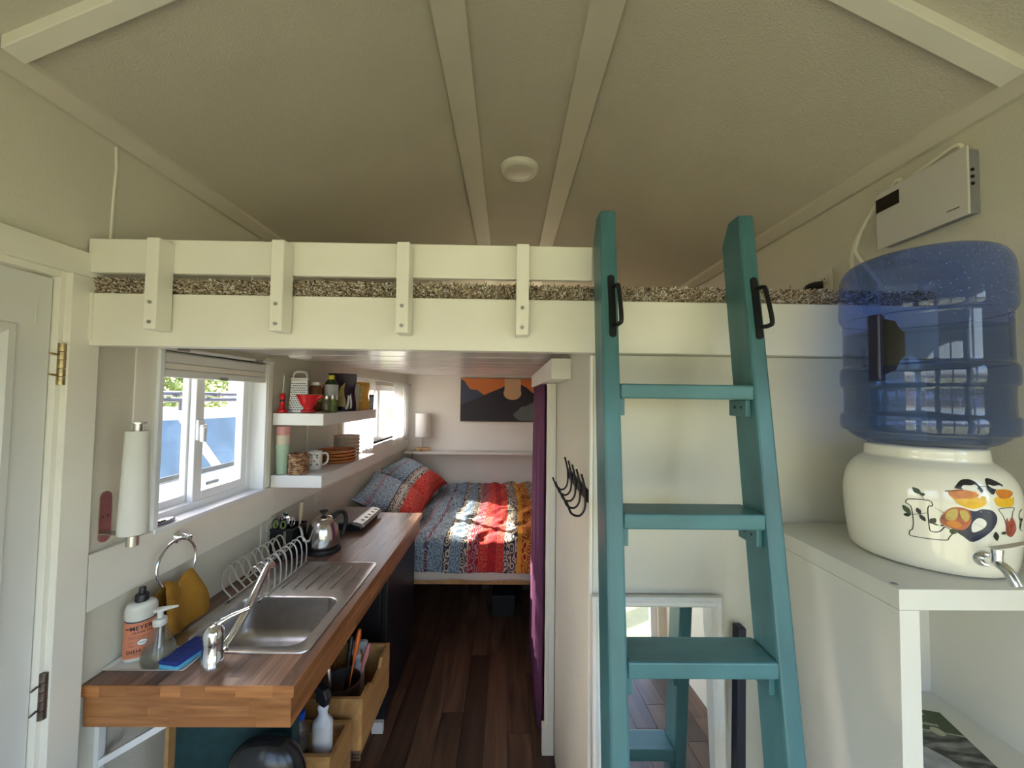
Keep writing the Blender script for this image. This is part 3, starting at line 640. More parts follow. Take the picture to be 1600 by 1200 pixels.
rose = [(-0.0202, 1.4757), (-0.0102, 1.4933), (0.0021, 1.5004), (0.0175, 1.4975), (0.0214, 1.4861), (0.0194, 1.4704), (0.0111, 1.4586), (-0.0036, 1.4579), (-0.018, 1.4638)]
decal('rose', smooth2(rose), ROSE, 0.0010)
decal('rose_petal', smooth2([(-0.014, 1.480), (-0.008, 1.493), (0.002, 1.497), (0.003, 1.485), (-0.002, 1.475), (-0.010, 1.474)]), ROSEY, 0.0013)
decal('rose_petal', smooth2([(0.006, 1.494), (0.015, 1.495), (0.019, 1.484), (0.014, 1.474), (0.008, 1.480)]), ROSEY, 0.0013)
decal('rose_petal', smooth2([(-0.012, 1.470), (0.0, 1.474), (0.008, 1.466), (0.0, 1.460), (-0.01, 1.463)]), ORA, 0.0013)
decal('leaf', smooth2([(-0.004, 1.458), (0.003, 1.457), (0.001, 1.450), (-0.005, 1.447), (-0.0085, 1.453)]), GRN)
b1 = [(-0.0083, 1.5268), (0.0065, 1.534), (0.0255, 1.5325), (0.0429, 1.5304), (0.0462, 1.5186), (0.0424, 1.5082), (0.0247, 1.4998), (0.0071, 1.5046), (-0.0001, 1.5123)]
decal('bird_breast', smooth2(b1), YEL, 0.0006)
decal('bird_flank', smooth2([(-0.0083, 1.5268), (0.0065, 1.534), (0.0255, 1.532), (0.036, 1.526), (0.024, 1.519), (0.008, 1.517), (0.0, 1.516)]), ORA, 0.0009)
decal('bird_cap', smooth2([(0.0029, 1.5388), (0.0131, 1.5511), (0.026, 1.554), (0.0352, 1.5504), (0.0391, 1.5438), (0.0438, 1.5356), (0.0402, 1.5311), (0.0335, 1.5383), (0.0127, 1.5347), (0.0028, 1.5353)], 3), INK, 0.0011)
decal('bird_cheek', smooth2([(0.0116, 1.538), (0.0154, 1.5427), (0.0257, 1.5428), (0.0337, 1.5452), (0.0363, 1.5402), (0.0295, 1.5354), (0.0153, 1.5349)]), CHK, 0.0014)
stroke('bird_tail', [(-0.012, 1.5285), (0.002, 1.531), (0.013, 1.533)], 0.0011, mat('decal_taupe', (0.16, 0.11, 0.08), 0.3))
stroke('beak', [(0.039, 1.5425), (0.0465, 1.5415)], 0.0005, INK)
decal('bird_breast', smooth2([(0.0658, 1.5347), (0.0782, 1.5382), (0.0968, 1.5362), (0.1039, 1.5291), (0.0955, 1.509), (0.0751, 1.5051), (0.0617, 1.5091), (0.059, 1.5226)]), YEL, 0.0006)
decal('bird_flank', smooth2([(0.0658, 1.5347), (0.0782, 1.5372), (0.0968, 1.5352), (0.102, 1.529), (0.088, 1.522), (0.070, 1.522)]), ORA, 0.0009)
decal('bird_cap', smooth2([(0.052, 1.5428), (0.0553, 1.5549), (0.0649, 1.5568), (0.0824, 1.5484), (0.0841, 1.5433), (0.0693, 1.5399), (0.0591, 1.5277), (0.0518, 1.536)], 3), INK, 0.0011)
decal('bird_cheek', smooth2([(0.056, 1.546), (0.064, 1.544), (0.078, 1.545), (0.080, 1.541), (0.068, 1.538), (0.058, 1.541)]), CHK, 0.0014)
stroke('beak', [(0.053, 1.5415), (0.0475, 1.5425)], 0.0005, INK)
def leaf(s, z, a, L, w, m_):
    c, d = math.cos(a), math.sin(a); pts = [(0, 0), (0.3, 0.42), (0.6, 0.5), (1, 0), (0.6, -0.5), (0.3, -0.42)]
    decal('leaf', smooth2([(s+(x*L)*c-(y*w)*d, z+(x*L)*d+(y*w)*c) for x, y in pts]), m_, 0.0009)
leaf(-0.045, 1.517, 2.4, 0.017, 0.009, GRN); leaf(-0.047, 1.516, 0.3, 0.008, 0.006, GRN); stroke('stem', [(-0.045, 1.516), (-0.041, 1.507)], 0.0004, GRN)
leaf(-0.060, 1.474, 2.2, 0.020, 0.009, GRN); leaf(-0.060, 1.473, 3.4, 0.011, 0.007, DGRN); stroke('stem', [(-0.060, 1.4735), (-0.050, 1.477), (-0.037, 1.482)], 0.0004, INK)
leaf(-0.047, 1.477, 1.9, 0.013, 0.007, DGRN); leaf(-0.048, 1.477, -1.0, 0.015, 0.007, DGRN); leaf(-0.034, 1.462, 1.0, 0.014, 0.009, DGRN)
leaf(-0.022, 1.4605, 2.9, 0.010, 0.003, GRN); leaf(-0.021, 1.460, 0.5, 0.008, 0.003, GRN); stroke('stem', [(-0.027, 1.494), (-0.018, 1.489), (-0.012, 1.484)], 0.0003, INK)
stroke('letter_v', [(0.0665, 1.5025), (0.0945, 1.5045), (0.0955, 1.4985), (0.0925, 1.495), (0.0885, 1.470), (0.084, 1.455), (0.0735, 1.485), (0.069, 1.494), (0.0665, 1.497)], 0.0006, INK, True)
decal('rose', smooth2([(0.077, 1.464), (0.079, 1.486), (0.083, 1.478), (0.090, 1.487), (0.098, 1.474), (0.100, 1.462), (0.090, 1.450), (0.080, 1.453)]), mat('decal_red_rose', (0.36, 0.06, 0.03), 0.3, var=0.4, vscale=70), 0.0009)
leaf(0.078, 1.458, 3.3, 0.010, 0.006, GRN); leaf(0.058, 1.459, -1.4, 0.017, 0.009, DGRN)
stroke('letter_e', [(0.121, 1.4995), (0.113, 1.4955), (0.109, 1.487), (0.112, 1.481), (0.121, 1.482), (0.113, 1.474), (0.112, 1.464), (0.120, 1.459)], 0.0006, INK); leaf(0.113, 1.462, 1.5, 0.025, 0.005, GRN)
# tap
sp, zt = 0.040, 1.4075; a_t = math.radians(-120)+sp/0.137; nx, ny = math.cos(a_t), math.sin(a_t); r0 = crad(zt)
P = lambda d, t, z: Vector((CXc+nx*(r0+d)-ny*t, CYc+ny*(r0+d)+nx*t, z))
tp = build('tap_collar', MB().tube([P(-0.003, 0, zt), P(0.004, 0, zt), P(0.009, 0, zt)], [0.016, 0.0155, 0.011], 24), CHROME, g, True)
build('tap_body', MB().tube(smooth_path([P(0.006, 0, zt), P(0.030, 0.0, zt+0.001), P(0.044, 0.003, zt-0.008), P(0.054, 0.006, zt-0.028)], 5), 0.0082, 14), CHROME, tp, True)
build('tap_neck', MB().tube([P(0.026, 0, zt), P(0.026, 0, zt+0.018), P(0.026, 0, zt+0.019), P(0.026, 0, zt+0.027)], [0.0085, 0.0085, 0.0095, 0.0095], 16), CHROME, tp, True)
build('tap_lever', MB().hexa([P(0.018, -0.006, zt+0.027), P(0.034, -0.006, zt+0.027), P(0.034, 0.008, zt+0.030), P(0.018, 0.008, zt+0.030), P(0.021, 0.045, zt+0.040), P(0.033, 0.045, zt+0.040), P(0.033, 0.045, zt+0.043), P(0.021, 0.045, zt+0.043)]), mat('tap_lever_plastic', (0.62, 0.58, 0.46), 0.3), tp, bevel=0.002)
# blue bottle upside down on the crock
BZ = 1.600
BPROF = [(0.040, -0.02), (0.078, 0.004), (0.094, 0.010), (0.112, 0.018), (0.124, 0.028), (0.130, 0.034), (0.1385, 0.038), (0.1405, 0.048), (0.1405, 0.066), (0.138, 0.074), (0.134, 0.079), (0.134, 0.130), (0.1355, 0.136), (0.1395, 0.142), (0.1405, 0.160), (0.1395, 0.176), (0.135, 0.184), (0.134, 0.19), (0.134, 0.285), (0.1355, 0.292), (0.1405, 0.302), (0.141, 0.33), (0.140, 0.375), (0.136, 0.402), (0.124, 0.422), (0.10, 0.433), (0.06, 0.437), (0.0, 0.437)]
g = thing('water_bottle', (CXc, CYc, BZ), 'large translucent blue water bottle standing upside down on the crock', 'bottle')
BLUE = glassy('bottle_polycarbonate', (0.48, 0.60, 0.96), 0.012, 1.6, body=0.025, bodycol=(0.40, 0.50, 0.95))
bp = smooth_path([(r, z, 0) for r, z in BPROF], 3)
bo = build('shell', MB().lathe([(max(p.x, 0.0), p.y) for p in bp], (CXc, CYc, BZ), 72), BLUE, g, 'full')
WAT, n, l, b = new_mat('water'); n.remove(b)
tr = n.new('ShaderNodeBsdfTransparent'); tr.inputs[0].default_value = (0.90, 0.96, 1.0, 1); gl = n.new('ShaderNodeBsdfGlossy'); gl.inputs['Roughness'].default_value = 0.02
fr = thin_fresnel(n, l, 1.33); mx = n.new('ShaderNodeMixShader'); l.new(fr.outputs[0], mx.inputs[0]); l.new(tr.outputs[0], mx.inputs[1]); l.new(gl.outputs[0], mx.inputs[2]); l.new(mx.outputs[0], n['Material Output'].inputs[0])
wp = [(0.001, 0.003), (0.074, 0.008)]+[(r-0.004, z) for r, z in BPROF[4:] if z < 0.26]+[(0.130, 0.262), (0.0, 0.262)]
build('water', MB().lathe(wp, (CXc, CYc, BZ), 60), WAT, g, 'full')
m_ = MB(); q = random.Random(8)
for k in range(1100):
    zz = 0.275+0.150*q.random()**0.8; a = math.radians(-230+200*q.random()); s_ = 0.0005+0.0012*q.random()**2
    rr_ = [r0+(r1-r0)*(zz-z0)/(z1-z0+1e-9) for (r0, z0), (r1, z1) in zip(BPROF, BPROF[1:]) if z0 <= zz <= z1][0]-0.001
    c = Vector((CXc+rr_*math.cos(a), CYc+rr_*math.sin(a), BZ+zz)); d = [Vector(v)*s_ for v in ((1, 0, 0), (-1, 0, 0), (0, 1, 0), (0, -1, 0), (0, 0, 1), (0, 0, -1))]
    m_.add([c+v for v in d], [(0, 2, 4), (2, 1, 4), (1, 3, 4), (3, 0, 4), (2, 0, 5), (1, 2, 5), (3, 1, 5), (0, 3, 5)])
dp = build('condensation', m_, mat('water_beads', (0.62, 0.68, 0.85), 0.05, spec=1.0), g, weld=False); dp['kind'] = 'stuff'
NAVP = mat('navy_handle_plastic', (0.018, 0.018, 0.05), 0.35)
ah = math.radians(-165); hx, hy = math.cos(ah), math.sin(ah)
Q = lambda d, t, z: Vector((CXc+hx*(0.134+d)-hy*t, CYc+hy*(0.134+d)+hx*t, z))
z0, z1 = 1.748, 1.892
h = build('handle', MB().hexa([Q(-0.004, -0.011, z0), Q(0.016, -0.011, z0), Q(0.016, 0.011, z0), Q(-0.004, 0.011, z0), Q(-0.004, -0.011, z1), Q(0.016, -0.011, z1), Q(0.016, 0.011, z1), Q(-0.004, 0.011, z1)]), NAVP, g, bevel=0.003)
ra = [(0.010, z0+0.012), (0.030, z0+0.022), (0.036, z0+0.040), (0.044, z0+0.052), (0.044, z1-0.045), (0.036, z1-0.034), (0.030, z1-0.018), (0.010, z1-0.010)]
def onbot(off):
    def f(s, z):
        a = ah+s/0.134; r = 0.1345+off
        return Vector((CXc+r*math.cos(a), CYc+r*math.sin(a), z))
    return f
build('finger_recess', flat_poly(ra, onbot(0.003)), BLACKP, h)
build('embossed_text', text_mb('PET FREE', 0.011, lambda x, y: onbot(0.0012)(-0.026-y, 1.80+x)), BLUE, bo)
build('side_label', flat_poly([(0.292, 1.80), (0.315, 1.80), (0.315, 1.905), (0.292, 1.905)], onbot(0.001)), WHITEP, bo)
# ---- wall box with cables, outlet with plug over the loft carpet
g = thing('wall_controller', (1.17, 1.05, 2.18), 'flat white control box with dark display high on the right wall', 'wall box')
dx0 = XR-0.040
build('housing', B(dx0+0.004, XR-0.0005, 0.945, 1.175, 2.186, 2.352), GREYP, g, bevel=0.004)
fc = build('front_cover', B(dx0-0.002, dx0+0.004, 0.938, 1.18, 2.18, 2.358), mat('box_white', (0.62, 0.60, 0.56), 0.35), g, bevel=0.002)
build('display', B(dx0-0.0028, dx0-0.0018, 1.108, 1.1795, 2.296, 2.338), mat('display_black', (0.008, 0.008, 0.009), 0.12), fc)
m_ = MB()
for k in range(7): m_.box(dx0-0.0028, dx0-0.0018, 0.958+k*0.0042, 0.961+k*0.0042, 2.206, 2.2085)
build('brand_mark', m_, BLACKP, fc, weld=False)
m_ = MB()
for k in range(3): m_.cyl((XR-0.022, 0.9455, 2.262+k*0.018), (XR-0.022, 0.943, 2.262+k*0.018), 0.0045, n=10)
build('port_screw', m_, BLACKM, g, weld=False)
CAB = mat('cable_white', (0.86, 0.83, 0.70), 0.45)
c1 = [(XR-0.02, 0.965, 2.352), (XR-0.02, 0.967, 2.374), (XR-0.02, 0.985, 2.384), (XR-0.016, 1.04, 2.377), (XR-0.014, 1.12, 2.362), (XR-0.012, 1.19, 2.33), (XR-0.012, 1.245, 2.295), (XR-0.012, 1.285, 2.25), (XR-0.012, 1.30, 2.19), (XR-0.012, 1.29, 2.12), (XR-0.012, 1.27, 2.03)]
c2 = [(XR-0.02, 1.12, 2.352), (XR-0.02, 1.122, 2.372), (XR-0.02, 1.135, 2.378), (XR-0.016, 1.165, 2.360), (XR-0.02, 1.20, 2.335), (XR-0.02, 1.25, 2.282), (XR-0.02, 1.272, 2.24), (XR-0.02, 1.275, 2.21), (XR-0.02, 1.24, 2.15), (XR-0.02, 1.20, 2.09), (XR-0.02, 1.18, 2.03)]
build('cable', MB().tube(smooth_path(c1, 6), 0.0055, 8), CAB, g, True); build('cable', MB().tube(smooth_path(c2, 6), 0.0055, 8), CAB, g, True)
for (yy, zz) in ((1.175, 2.346), (1.205, 2.325)): build('cable_clip', B(XR-0.024, XR-0.004, yy-0.004, yy+0.004, zz-0.006, zz+0.008), CAB, g, bevel=0.002)
def outlet(name, x, y, z, side, lab, w=0.072, h_=0.116):
    s = side; g = thing(name, (x, y, z-h_/2), lab, 'outlet'); a, b = sorted((x, x+s*0.006))
    p = build('cover_plate', B(a, b, y-w/2, y+w/2, z-h_/2, z+h_/2), CREAMP, g, bevel=0.002)
    for dz in (-0.022, 0.022):
        c, d = sorted((x+s*0.005, x+s*0.0085)); q = build('socket', B(c, d, y-0.017, y+0.017, z+dz-0.014, z+dz+0.014), CREAMP, g, bevel=0.0015)
        for dy in (-0.006, 0.006):
            e, f_ = sorted((x+s*0.0082, x+s*0.0089)); build('slot', B(e, f_, y+dy-0.0012, y+dy+0.0012, z+dz-0.002, z+dz+0.006), BLACKP, q)
    return g
outlet('outlet', XR-0.0005, 1.425, 2.14, -1, 'cream outlet on the right wall above the loft carpet')
g = thing('power_plug', (XR-0.03, 1.44, 2.02), 'black plug with cord in the outlet above the loft', 'plug')
build('plug_body', MB().tube(smooth_path([(XR-0.011, 1.425, 2.145), (XR-0.03, 1.450, 2.146), (XR-0.035, 1.475, 2.142), (XR-0.035, 1.495, 2.138)], 4), [0.014]*5+[0.0135]*3+[0.010]*3+[0.006]*2, 10), BLACKP, g, True)
build('cord', MB().tube(smooth_path([(XR-0.035, 1.493, 2.139), (XR-0.035, 1.510, 2.125), (XR-0.035, 1.515, 2.090), (XR-0.035, 1.515, 2.030)], 4), 0.004, 8), BLACKP, g, True)
outlet('outlet', XL+0.0005, 1.90, 1.035, 1, 'cream outlet on the wall behind the wire dish rack', 0.11)
outlet('outlet', XL+0.0005, 2.40, 1.055, 1, 'cream outlet on the wall behind the steel kettle')
# ================================================================== countertop
CT = 0.90; KX0, KX1, KY0, KY1 = XL+0.001, -0.576, 1.092, 2.692
HX0, HX1, HY0, HY1 = -1.045, -0.640, 1.252, 1.578
g = thing('countertop', (-0.86, 1.89, 0.78), 'butcher block kitchen worktop with reddish wood aprons', 'worktop')
rr = random.Random(11); rows = 14; rwid = (KX1-0.004-KX0)/rows
for i in range(rows):
    x0, x1 = KX0+i*rwid, KX0+(i+1)*rwid; y = KY0+0.004-rr.random()*0.35
    while y < KY1:
        L = 0.28+rr.random()*0.45; a, b = max(y, KY0+0.004), min(y+L, KY1)
        segs = [(a, b)]
        if x1 > HX0 and x0 < HX1:
            segs = [(p, q) for p, q in ((a, min(b, HY0)), (max(a, HY1), b))]
        for p, q in segs:
            if q-p > 0.004: piece('stave', x0+0.0002, x1-0.0002, p+0.0002, q-0.0002, CT-0.03, CT-(0.0002*rr.random()), BUTCH, g)
        y += L
x = KX0
while x < KX1-0.002:                                # end strip facing the room
    w = min(0.05+rr.random()*0.09, KX1-x); piece('end_stave', x+0.0002, x+w-0.0002, KY0, KY0+0.0038, CT-0.03, CT-0.0001, BUTCHF, g); x += w
for (z0, z1) in ((0.814, 0.8685), (0.786, 0.8138)):  # apron boards at the end
    x = KX0+0.006
    while x < KX1-0.010:
        w = min(0.10+rr.random()*0.2, KX1-0.009-x); piece('apron_stave', x+0.0002, x+w-0.0002, KY0+0.006, KY0+0.028, z0+0.0002, z1, BUTCHF, g); x += w
y = KY0+0.004
while y < KY1:
    w = min(0.12+rr.random()*0.25, KY1-y); piece('edge_stave', KX1-0.0038, KX1, y+0.0002, y+w-0.0002, CT-0.03, CT-0.0001, BUTCHS, g); y += w
for (z0, z1) in ((0.840, 0.8685), (0.812, 0.8398), (0.786, 0.8118)):
    y = KY0+0.006
    while y < KY1-0.04:
        w = min(0.2+rr.random()*0.35, KY1-0.03-y); piece('apron_stave', KX1-0.028, KX1-0.009, y+0.0002, y+w-0.0002, z0+0.0002, z1, BUTCHS, g); y += w
# white shelf bracket under the worktop
g = thing('shelf_bracket', (XL+0.02, 1.135, 0.3), 'white metal bracket holding up the near end of the worktop', 'bracket')
build('upright', B(XL+0.001, XL+0.014, 1.135, 1.155, 0.25, 0.868), WHITEP, g)
build('arm', B(XL+0.014, -0.72, 1.135, 1.155, 0.852, 0.868), WHITEP, g)
build('brace', MB().hexa([(XL+0.012, 1.138, 0.64), (XL+0.012, 1.152, 0.64), (XL+0.012, 1.152, 0.66), (XL+0.012, 1.138, 0.66), (-0.80, 1.138, 0.845), (-0.80, 1.152, 0.845), (-0.82, 1.152, 0.853), (-0.82, 1.138, 0.853)]), WHITEP, g)
# ---- sink
def rrect(cx, cy, hx, hy, r, z, n=7):
    out = []
    for (sx, sy, a0) in ((1, 1, 0), (-1, 1, 90), (-1, -1, 180), (1, -1, 270)):
        for k in range(n):
            a = math.radians(a0+90*k/(n-1)); out.append(Vector((cx+sx*(hx-r)+r*math.cos(a), cy+sy*(hy-r)+r*math.sin(a), z)))
    return out
def rings(m_, rs, cap=True):
    n = len(rs[0]); k0 = len(m_.v)
    for r_ in rs: m_.v += r_
    for j in range(len(rs)-1):
        for i in range(n): m_.f.append((k0+j*n+i, k0+j*n+(i+1) % n, k0+(j+1)*n+(i+1) % n, k0+(j+1)*n+i))
    if cap: m_.f.append(tuple(k0+(len(rs)-1)*n+i for i in range(n)))
    return m_
g = thing('kitchen_sink', (-0.84, 1.55, CT), 'stainless steel sink with bowl and ribbed drainboard', 'sink')
sx0, sx1, sy0, sy1 = -1.075, -0.609, 1.226, 1.884
bc = (-0.842, 1.415); oc = ((sx0+sx1)/2, (sy0+sy1)/2)
m_ = MB(); rs = [rrect(*oc, (sx1-sx0)/2, (sy1-sy0)/2, 0.03, CT+0.0006), rrect(*oc, (sx1-sx0)/2-0.001, (sy1-sy0)/2-0.001, 0.03, CT+0.004), rrect(*oc, (sx1-sx0)/2-0.012, (sy1-sy0)/2-0.012, 0.022, CT+0.0045), rrect(*oc, (sx1-sx0)/2-0.018, (sy1-sy0)/2-0.018, 0.018, CT+0.002)]
rs += [rrect(*bc, 0.196, 0.156, 0.055, CT+0.002), rrect(*bc, 0.190, 0.150, 0.05, CT-0.002), rrect(*bc, 0.187, 0.147, 0.05, CT-0.02), rrect(*bc, 0.182, 0.142, 0.05, CT-0.115), rrect(*bc, 0.172, 0.132, 0.05, CT-0.138), rrect(*bc, 0.150, 0.110, 0.045, CT-0.150), rrect(*bc, 0.04, 0.04, 0.0399, CT-0.156)]
build('basin', rings(m_, rs), SINKM, g, True)
build('drain', MB().lathe([(0.046, 0.0), (0.045, 0.003), (0.036, 0.003), (0.033, -0.0005), (0.012, 0.002), (0.010, 0.008), (0.0, 0.009)], (bc[0], bc[1], CT-0.155), 28), STEEL, g, True)
build('drain_basket', MB().lathe([(0.033, 0.0), (0.030, 0.0012), (0.013, 0.0014)], (bc[0], bc[1], CT-0.1535), 28), BLACKM, g, True)
for k in range(8):
    xx = -1.02+k*0.05; y0 = 1.615-0.000*k
    m_ = MB().tube([(xx, y0, CT+0.001), (xx, y0+0.012, CT+0.0045), (xx, 1.83, CT+0.0035), (xx, 1.845, CT+0.001)], [0.001, 0.0032, 0.0028, 0.001], 8)
    build('rib', m_, SINKM, g, True)
# ---- faucet
g = thing('faucet', (-0.857, 1.168, CT), 'chrome single lever faucet at the front of the sink', 'faucet')
fx, fy = -0.862, 1.176
build('base_body', MB().lathe([(0.0285, 0.0), (0.029, 0.002), (0.0278, 0.005), (0.0272, 0.03), (0.0265, 0.031), (0.0265, 0.066), (0.0275, 0.067), (0.0275, 0.07)], (fx, fy, CT), 32), CHROME, g, True)
cp_ = build('lever_dome', MB().lathe([(0.0275, 0.0), (0.0272, 0.022), (0.024, 0.034), (0.015, 0.043), (0.0, 0.046)], (fx, fy, CT+0.0705), 32), CHROME, g, True)
lv = smooth_path([(fx-0.004, fy+0.004, CT+0.104), (fx+0.008, fy+0.012, CT+0.114), (fx+0.032, fy+0.026, CT+0.127), (fx+0.075, fy+0.045, CT+0.141)], 5)
build('lever', MB().tube(lv, [0.012]*4+[0.0095]*4+[0.0075]*4+[0.006]*4, 12), CHROME, cp_, True)
spt = smooth_path([(fx+0.015, fy+0.018, CT+0.035), (fx+0.024, fy+0.045, CT+0.06), (fx+0.026, fy+0.12, CT+0.115), (fx+0.018, fy+0.20, CT+0.168), (fx+0.012, fy+0.235, CT+0.187), (fx+0.012, fy+0.252, CT+0.184), (fx+0.012, fy+0.258, CT+0.172)], 5)
build('spout', MB().tube(spt, [0.017]*3+[0.0125]*len(spt[3:]), 14), CHROME, g, True)
# ---- dish rack
WIRE = mat('rack_wire', (0.80, 0.79, 0.76), 0.3, 0.85)
g = thing('dish_rack', (-1.0, 1.68, CT), 'wavy chrome wire dish rack standing on the drainboard', 'dish rack')
for k in range(9):
    y = 1.515+k*0.041; b0 = CT+0.012
    pts = [(-1.062, y+0.018, b0), (-1.086, y, b0+0.05), (-1.090, y, b0+0.09), (-1.075, y, b0+0.122), (-1.055, y, b0+0.128), (-1.040, y, b0+0.105), (-1.028, y, b0+0.080), (-1.010, y, b0+0.072), (-0.992, y, b0+0.092), (-0.978, y, b0+0.118), (-0.958, y, b0+0.124), (-0.940, y, b0+0.105), (-0.933, y, b0+0.065), (-0.945, y+0.018, b0)]
    build('wire', MB().tube(smooth_path(pts, 4), 0.0034, 6), WIRE, g, True)
for xx in (-1.062, -0.945): build('base_rail', MB().tube([(xx, 1.50, CT+0.0095), (xx, 1.875, CT+0.0095)], 0.003, 8), CHROME, g, True)
for xx in (-1.062, -0.945):
    for yy in (1.515, 1.86): build('foot', MB().cyl((xx, yy, CT+0.0046), (xx, yy, CT+0.0095), 0.006, n=10), BLACKP, g)
# ---- utensil caddy with utensils
g = thing('utensil_caddy', (-1.08, 1.965, CT), 'black and steel utensil caddy in the corner by the wall', 'caddy')
cx0, cx1, cy0, cy1, cz = -1.145, -1.035, 1.905, 2.035, CT+0.145
m_ = MB(); t = 0.004
m_.box(cx0, cx1, cy0, cy1, CT+0.0005, CT+0.005).box(cx0, cx0+t, cy0, cy1, CT+0.005, cz).box(cx1-t, cx1, cy0, cy1, CT+0.005, cz).box(cx0+t, cx1-t, cy0, cy0+t, CT+0.005, cz).box(cx0+t, cx1-t, cy1-t, cy1, CT+0.005, cz)
build('box', m_, mat('caddy_dark', (0.05, 0.05, 0.05), 0.25, 0.6), g, weld=False)
m_ = MB().box(cx0-0.002, cx1+0.002, cy0-0.002, cy0+0.004, cz-0.006, cz+0.003).box(cx0-0.002, cx1+0.002, cy1-0.004, cy1+0.002, cz-0.006, cz+0.003).box(cx0-0.002, cx0+0.004, cy0, cy1, cz-0.006, cz+0.003).box(cx1-0.004, cx1+0.002, cy0, cy1, cz-0.006, cz+0.003)
build('rim', m_, BLACKP, g, weld=False)
build('corner_bar', B(-1.078, -1.066, cy0-0.003, cy0-0.0005, CT+0.001, cz-0.006), STEEL, g)
def utensil(name, base, top, lab, cat, hm, head=None, hr=0.0045):
    g = thing(name, base, lab, cat, None); base, top = Vector(base), Vector(top)
    build('handle', MB().tube([base, base.lerp(top, .5), top], [hr*.8, hr, hr], 10), hm, g, True)
    if head: head(g, top, (top-base).normalized())
    return g
KN = mat('utensil_tan', (0.52, 0.42, 0.27), 0.35)
GRNP = mat('lime_rubber', (0.22, 0.32, 0.05), 0.4)
utensil('serving_spoon', (-1.06, 2.0, CT+0.008), (-1.052, 2.015, CT+0.245), 'tall tan handled server upright in the utensil caddy', 'utensil', KN,
    lambda g, t, d: build('grip', MB().tube([t-d*0.08, t-d*0.04, t+d*0.005], [0.008, 0.011, 0.009], 12), KN, g, True), 0.006)
def ladle_head(g, t, d):
    build('bowl', MB().lathe([(0.001, -0.03), (0.02, -0.024), (0.028, -0.008), (0.030, 0.004), (0.026, -0.006), (0.0, -0.024)], t, 20, M=Matrix.Rotation(1.2, 3, 'Y')), CHROME, g, True)
utensil('ladle', (-1.085, 1.96, CT+0.008), (-1.098, 1.95, CT+0.185), 'dark ladle tipped over the rim of the utensil caddy', 'utensil', BLACKM, ladle_head)
def scissor_head(g, t, d):
    for k, s in enumerate((-1, 1)):
        c = Vector((-1.105+s*0.019, 1.918-0.004*k, CT+0.170-0.003*k)); pts = [c+Vector((0.015*math.cos(a), 0.002*math.sin(a), 0.022*math.sin(a))) for a in [2*math.pi*j/16 for j in range(16)]]
        r_ = build('finger_loop', MB().tube(pts, 0.0045, 8, closed=True), BLACKP, g, True); 
        build('loop_lining', MB().tube([c+Vector((0.011*math.cos(a), 0.002*math.sin(a)-0.001, 0.0175*math.sin(a))) for a in [2*math.pi*j/16 for j in range(16)]], 0.0035, 6, closed=True), GRNP, r_, True)
utensil('scissors', (-1.10, 1.935, CT+0.01), (-1.105, 1.921, CT+0.152), 'black and lime scissors standing in the utensil caddy', 'scissors', STEEL, scissor_head)
def whisk_head(g, t, d):
    for k in range(3):
        a = k*math.pi/3; pts = [t+Vector((0.014*math.sin(b)*math.cos(a), 0.014*math.sin(b)*math.sin(a), 0.022-0.022*math.cos(b))) for b in [2*math.pi*j/14 for j in range(14)]]
        build('loop', MB().tube(pts, 0.0012, 5, closed=True), CHROME, g, True)
utensil('whisk', (-1.062, 1.95, CT+0.008), (-1.058, 1.938, CT+0.152), 'small chrome whisk in the utensil caddy', 'whisk', CHROME, whisk_head)
# ---- kettle
g = thing('electric_kettle', (-0.945, 2.02, CT), 'steel gooseneck electric kettle with black handle and base', 'kettle')
kx, ky = -0.945, 2.03
build('power_base', MB().lathe([(0.086, 0.0006), (0.088, 0.004), (0.086, 0.018), (0.075, 0.024), (0.0, 0.024)], (kx, ky, CT), 40), BLACKP, g, True)
KST = mat('kettle_steel', (0.62, 0.60, 0.57), 0.16, 1.0, var=0.05, vscale=60, stretch=(1, 1, 0.02))
body = smooth_path([(0.072, 0.026, 0), (0.078, 0.030, 0), (0.079, 0.05, 0), (0.077, 0.085, 0), (0.070, 0.12, 0), (0.058, 0.148, 0), (0.044, 0.163, 0), (0.038, 0.166, 0)], 4)
build('body', MB().lathe([(p.x, p.y) for p in body], (kx, ky, CT), 48), KST, g, True)
ld = build('lid', MB().lathe([(0.0395, 0.165), (0.039, 0.169), (0.03, 0.175), (0.012, 0.179), (0.0, 0.179)], (kx, ky, CT), 36), KST, g, True)
build('knob', MB().lathe([(0.008, 0.178), (0.007, 0.188), (0.013, 0.195), (0.022, 0.199), (0.022, 0.204), (0.010, 0.208), (0.0, 0.208)], (kx, ky, CT), 28), BLACKP, ld, True)
sd = Vector((-0.62, -0.78, 0)).normalized(); K = lambda d, z: Vector((kx, ky, CT+z))+sd*d
build('spout', MB().tube(smooth_path([K(0.070, 0.065), K(0.092, 0.072), K(0.104, 0.095), K(0.110, 0.125), K(0.118, 0.148), K(0.128, 0.152)], 5), [0.013]*2+[0.010]*6+[0.0072]*12+[0.006]*6, 12), KST, g, True)
hd_ = -sd; H_ = lambda d, z: Vector((kx, ky, CT+z))+hd_*d
build('handle', MB().tube(smooth_path([H_(0.050, 0.150), H_(0.075, 0.176), H_(0.108, 0.172), H_(0.122, 0.135), H_(0.116, 0.09), H_(0.098, 0.055), H_(0.076, 0.045)], 5), 0.011, 12), BLACKP, g, True)
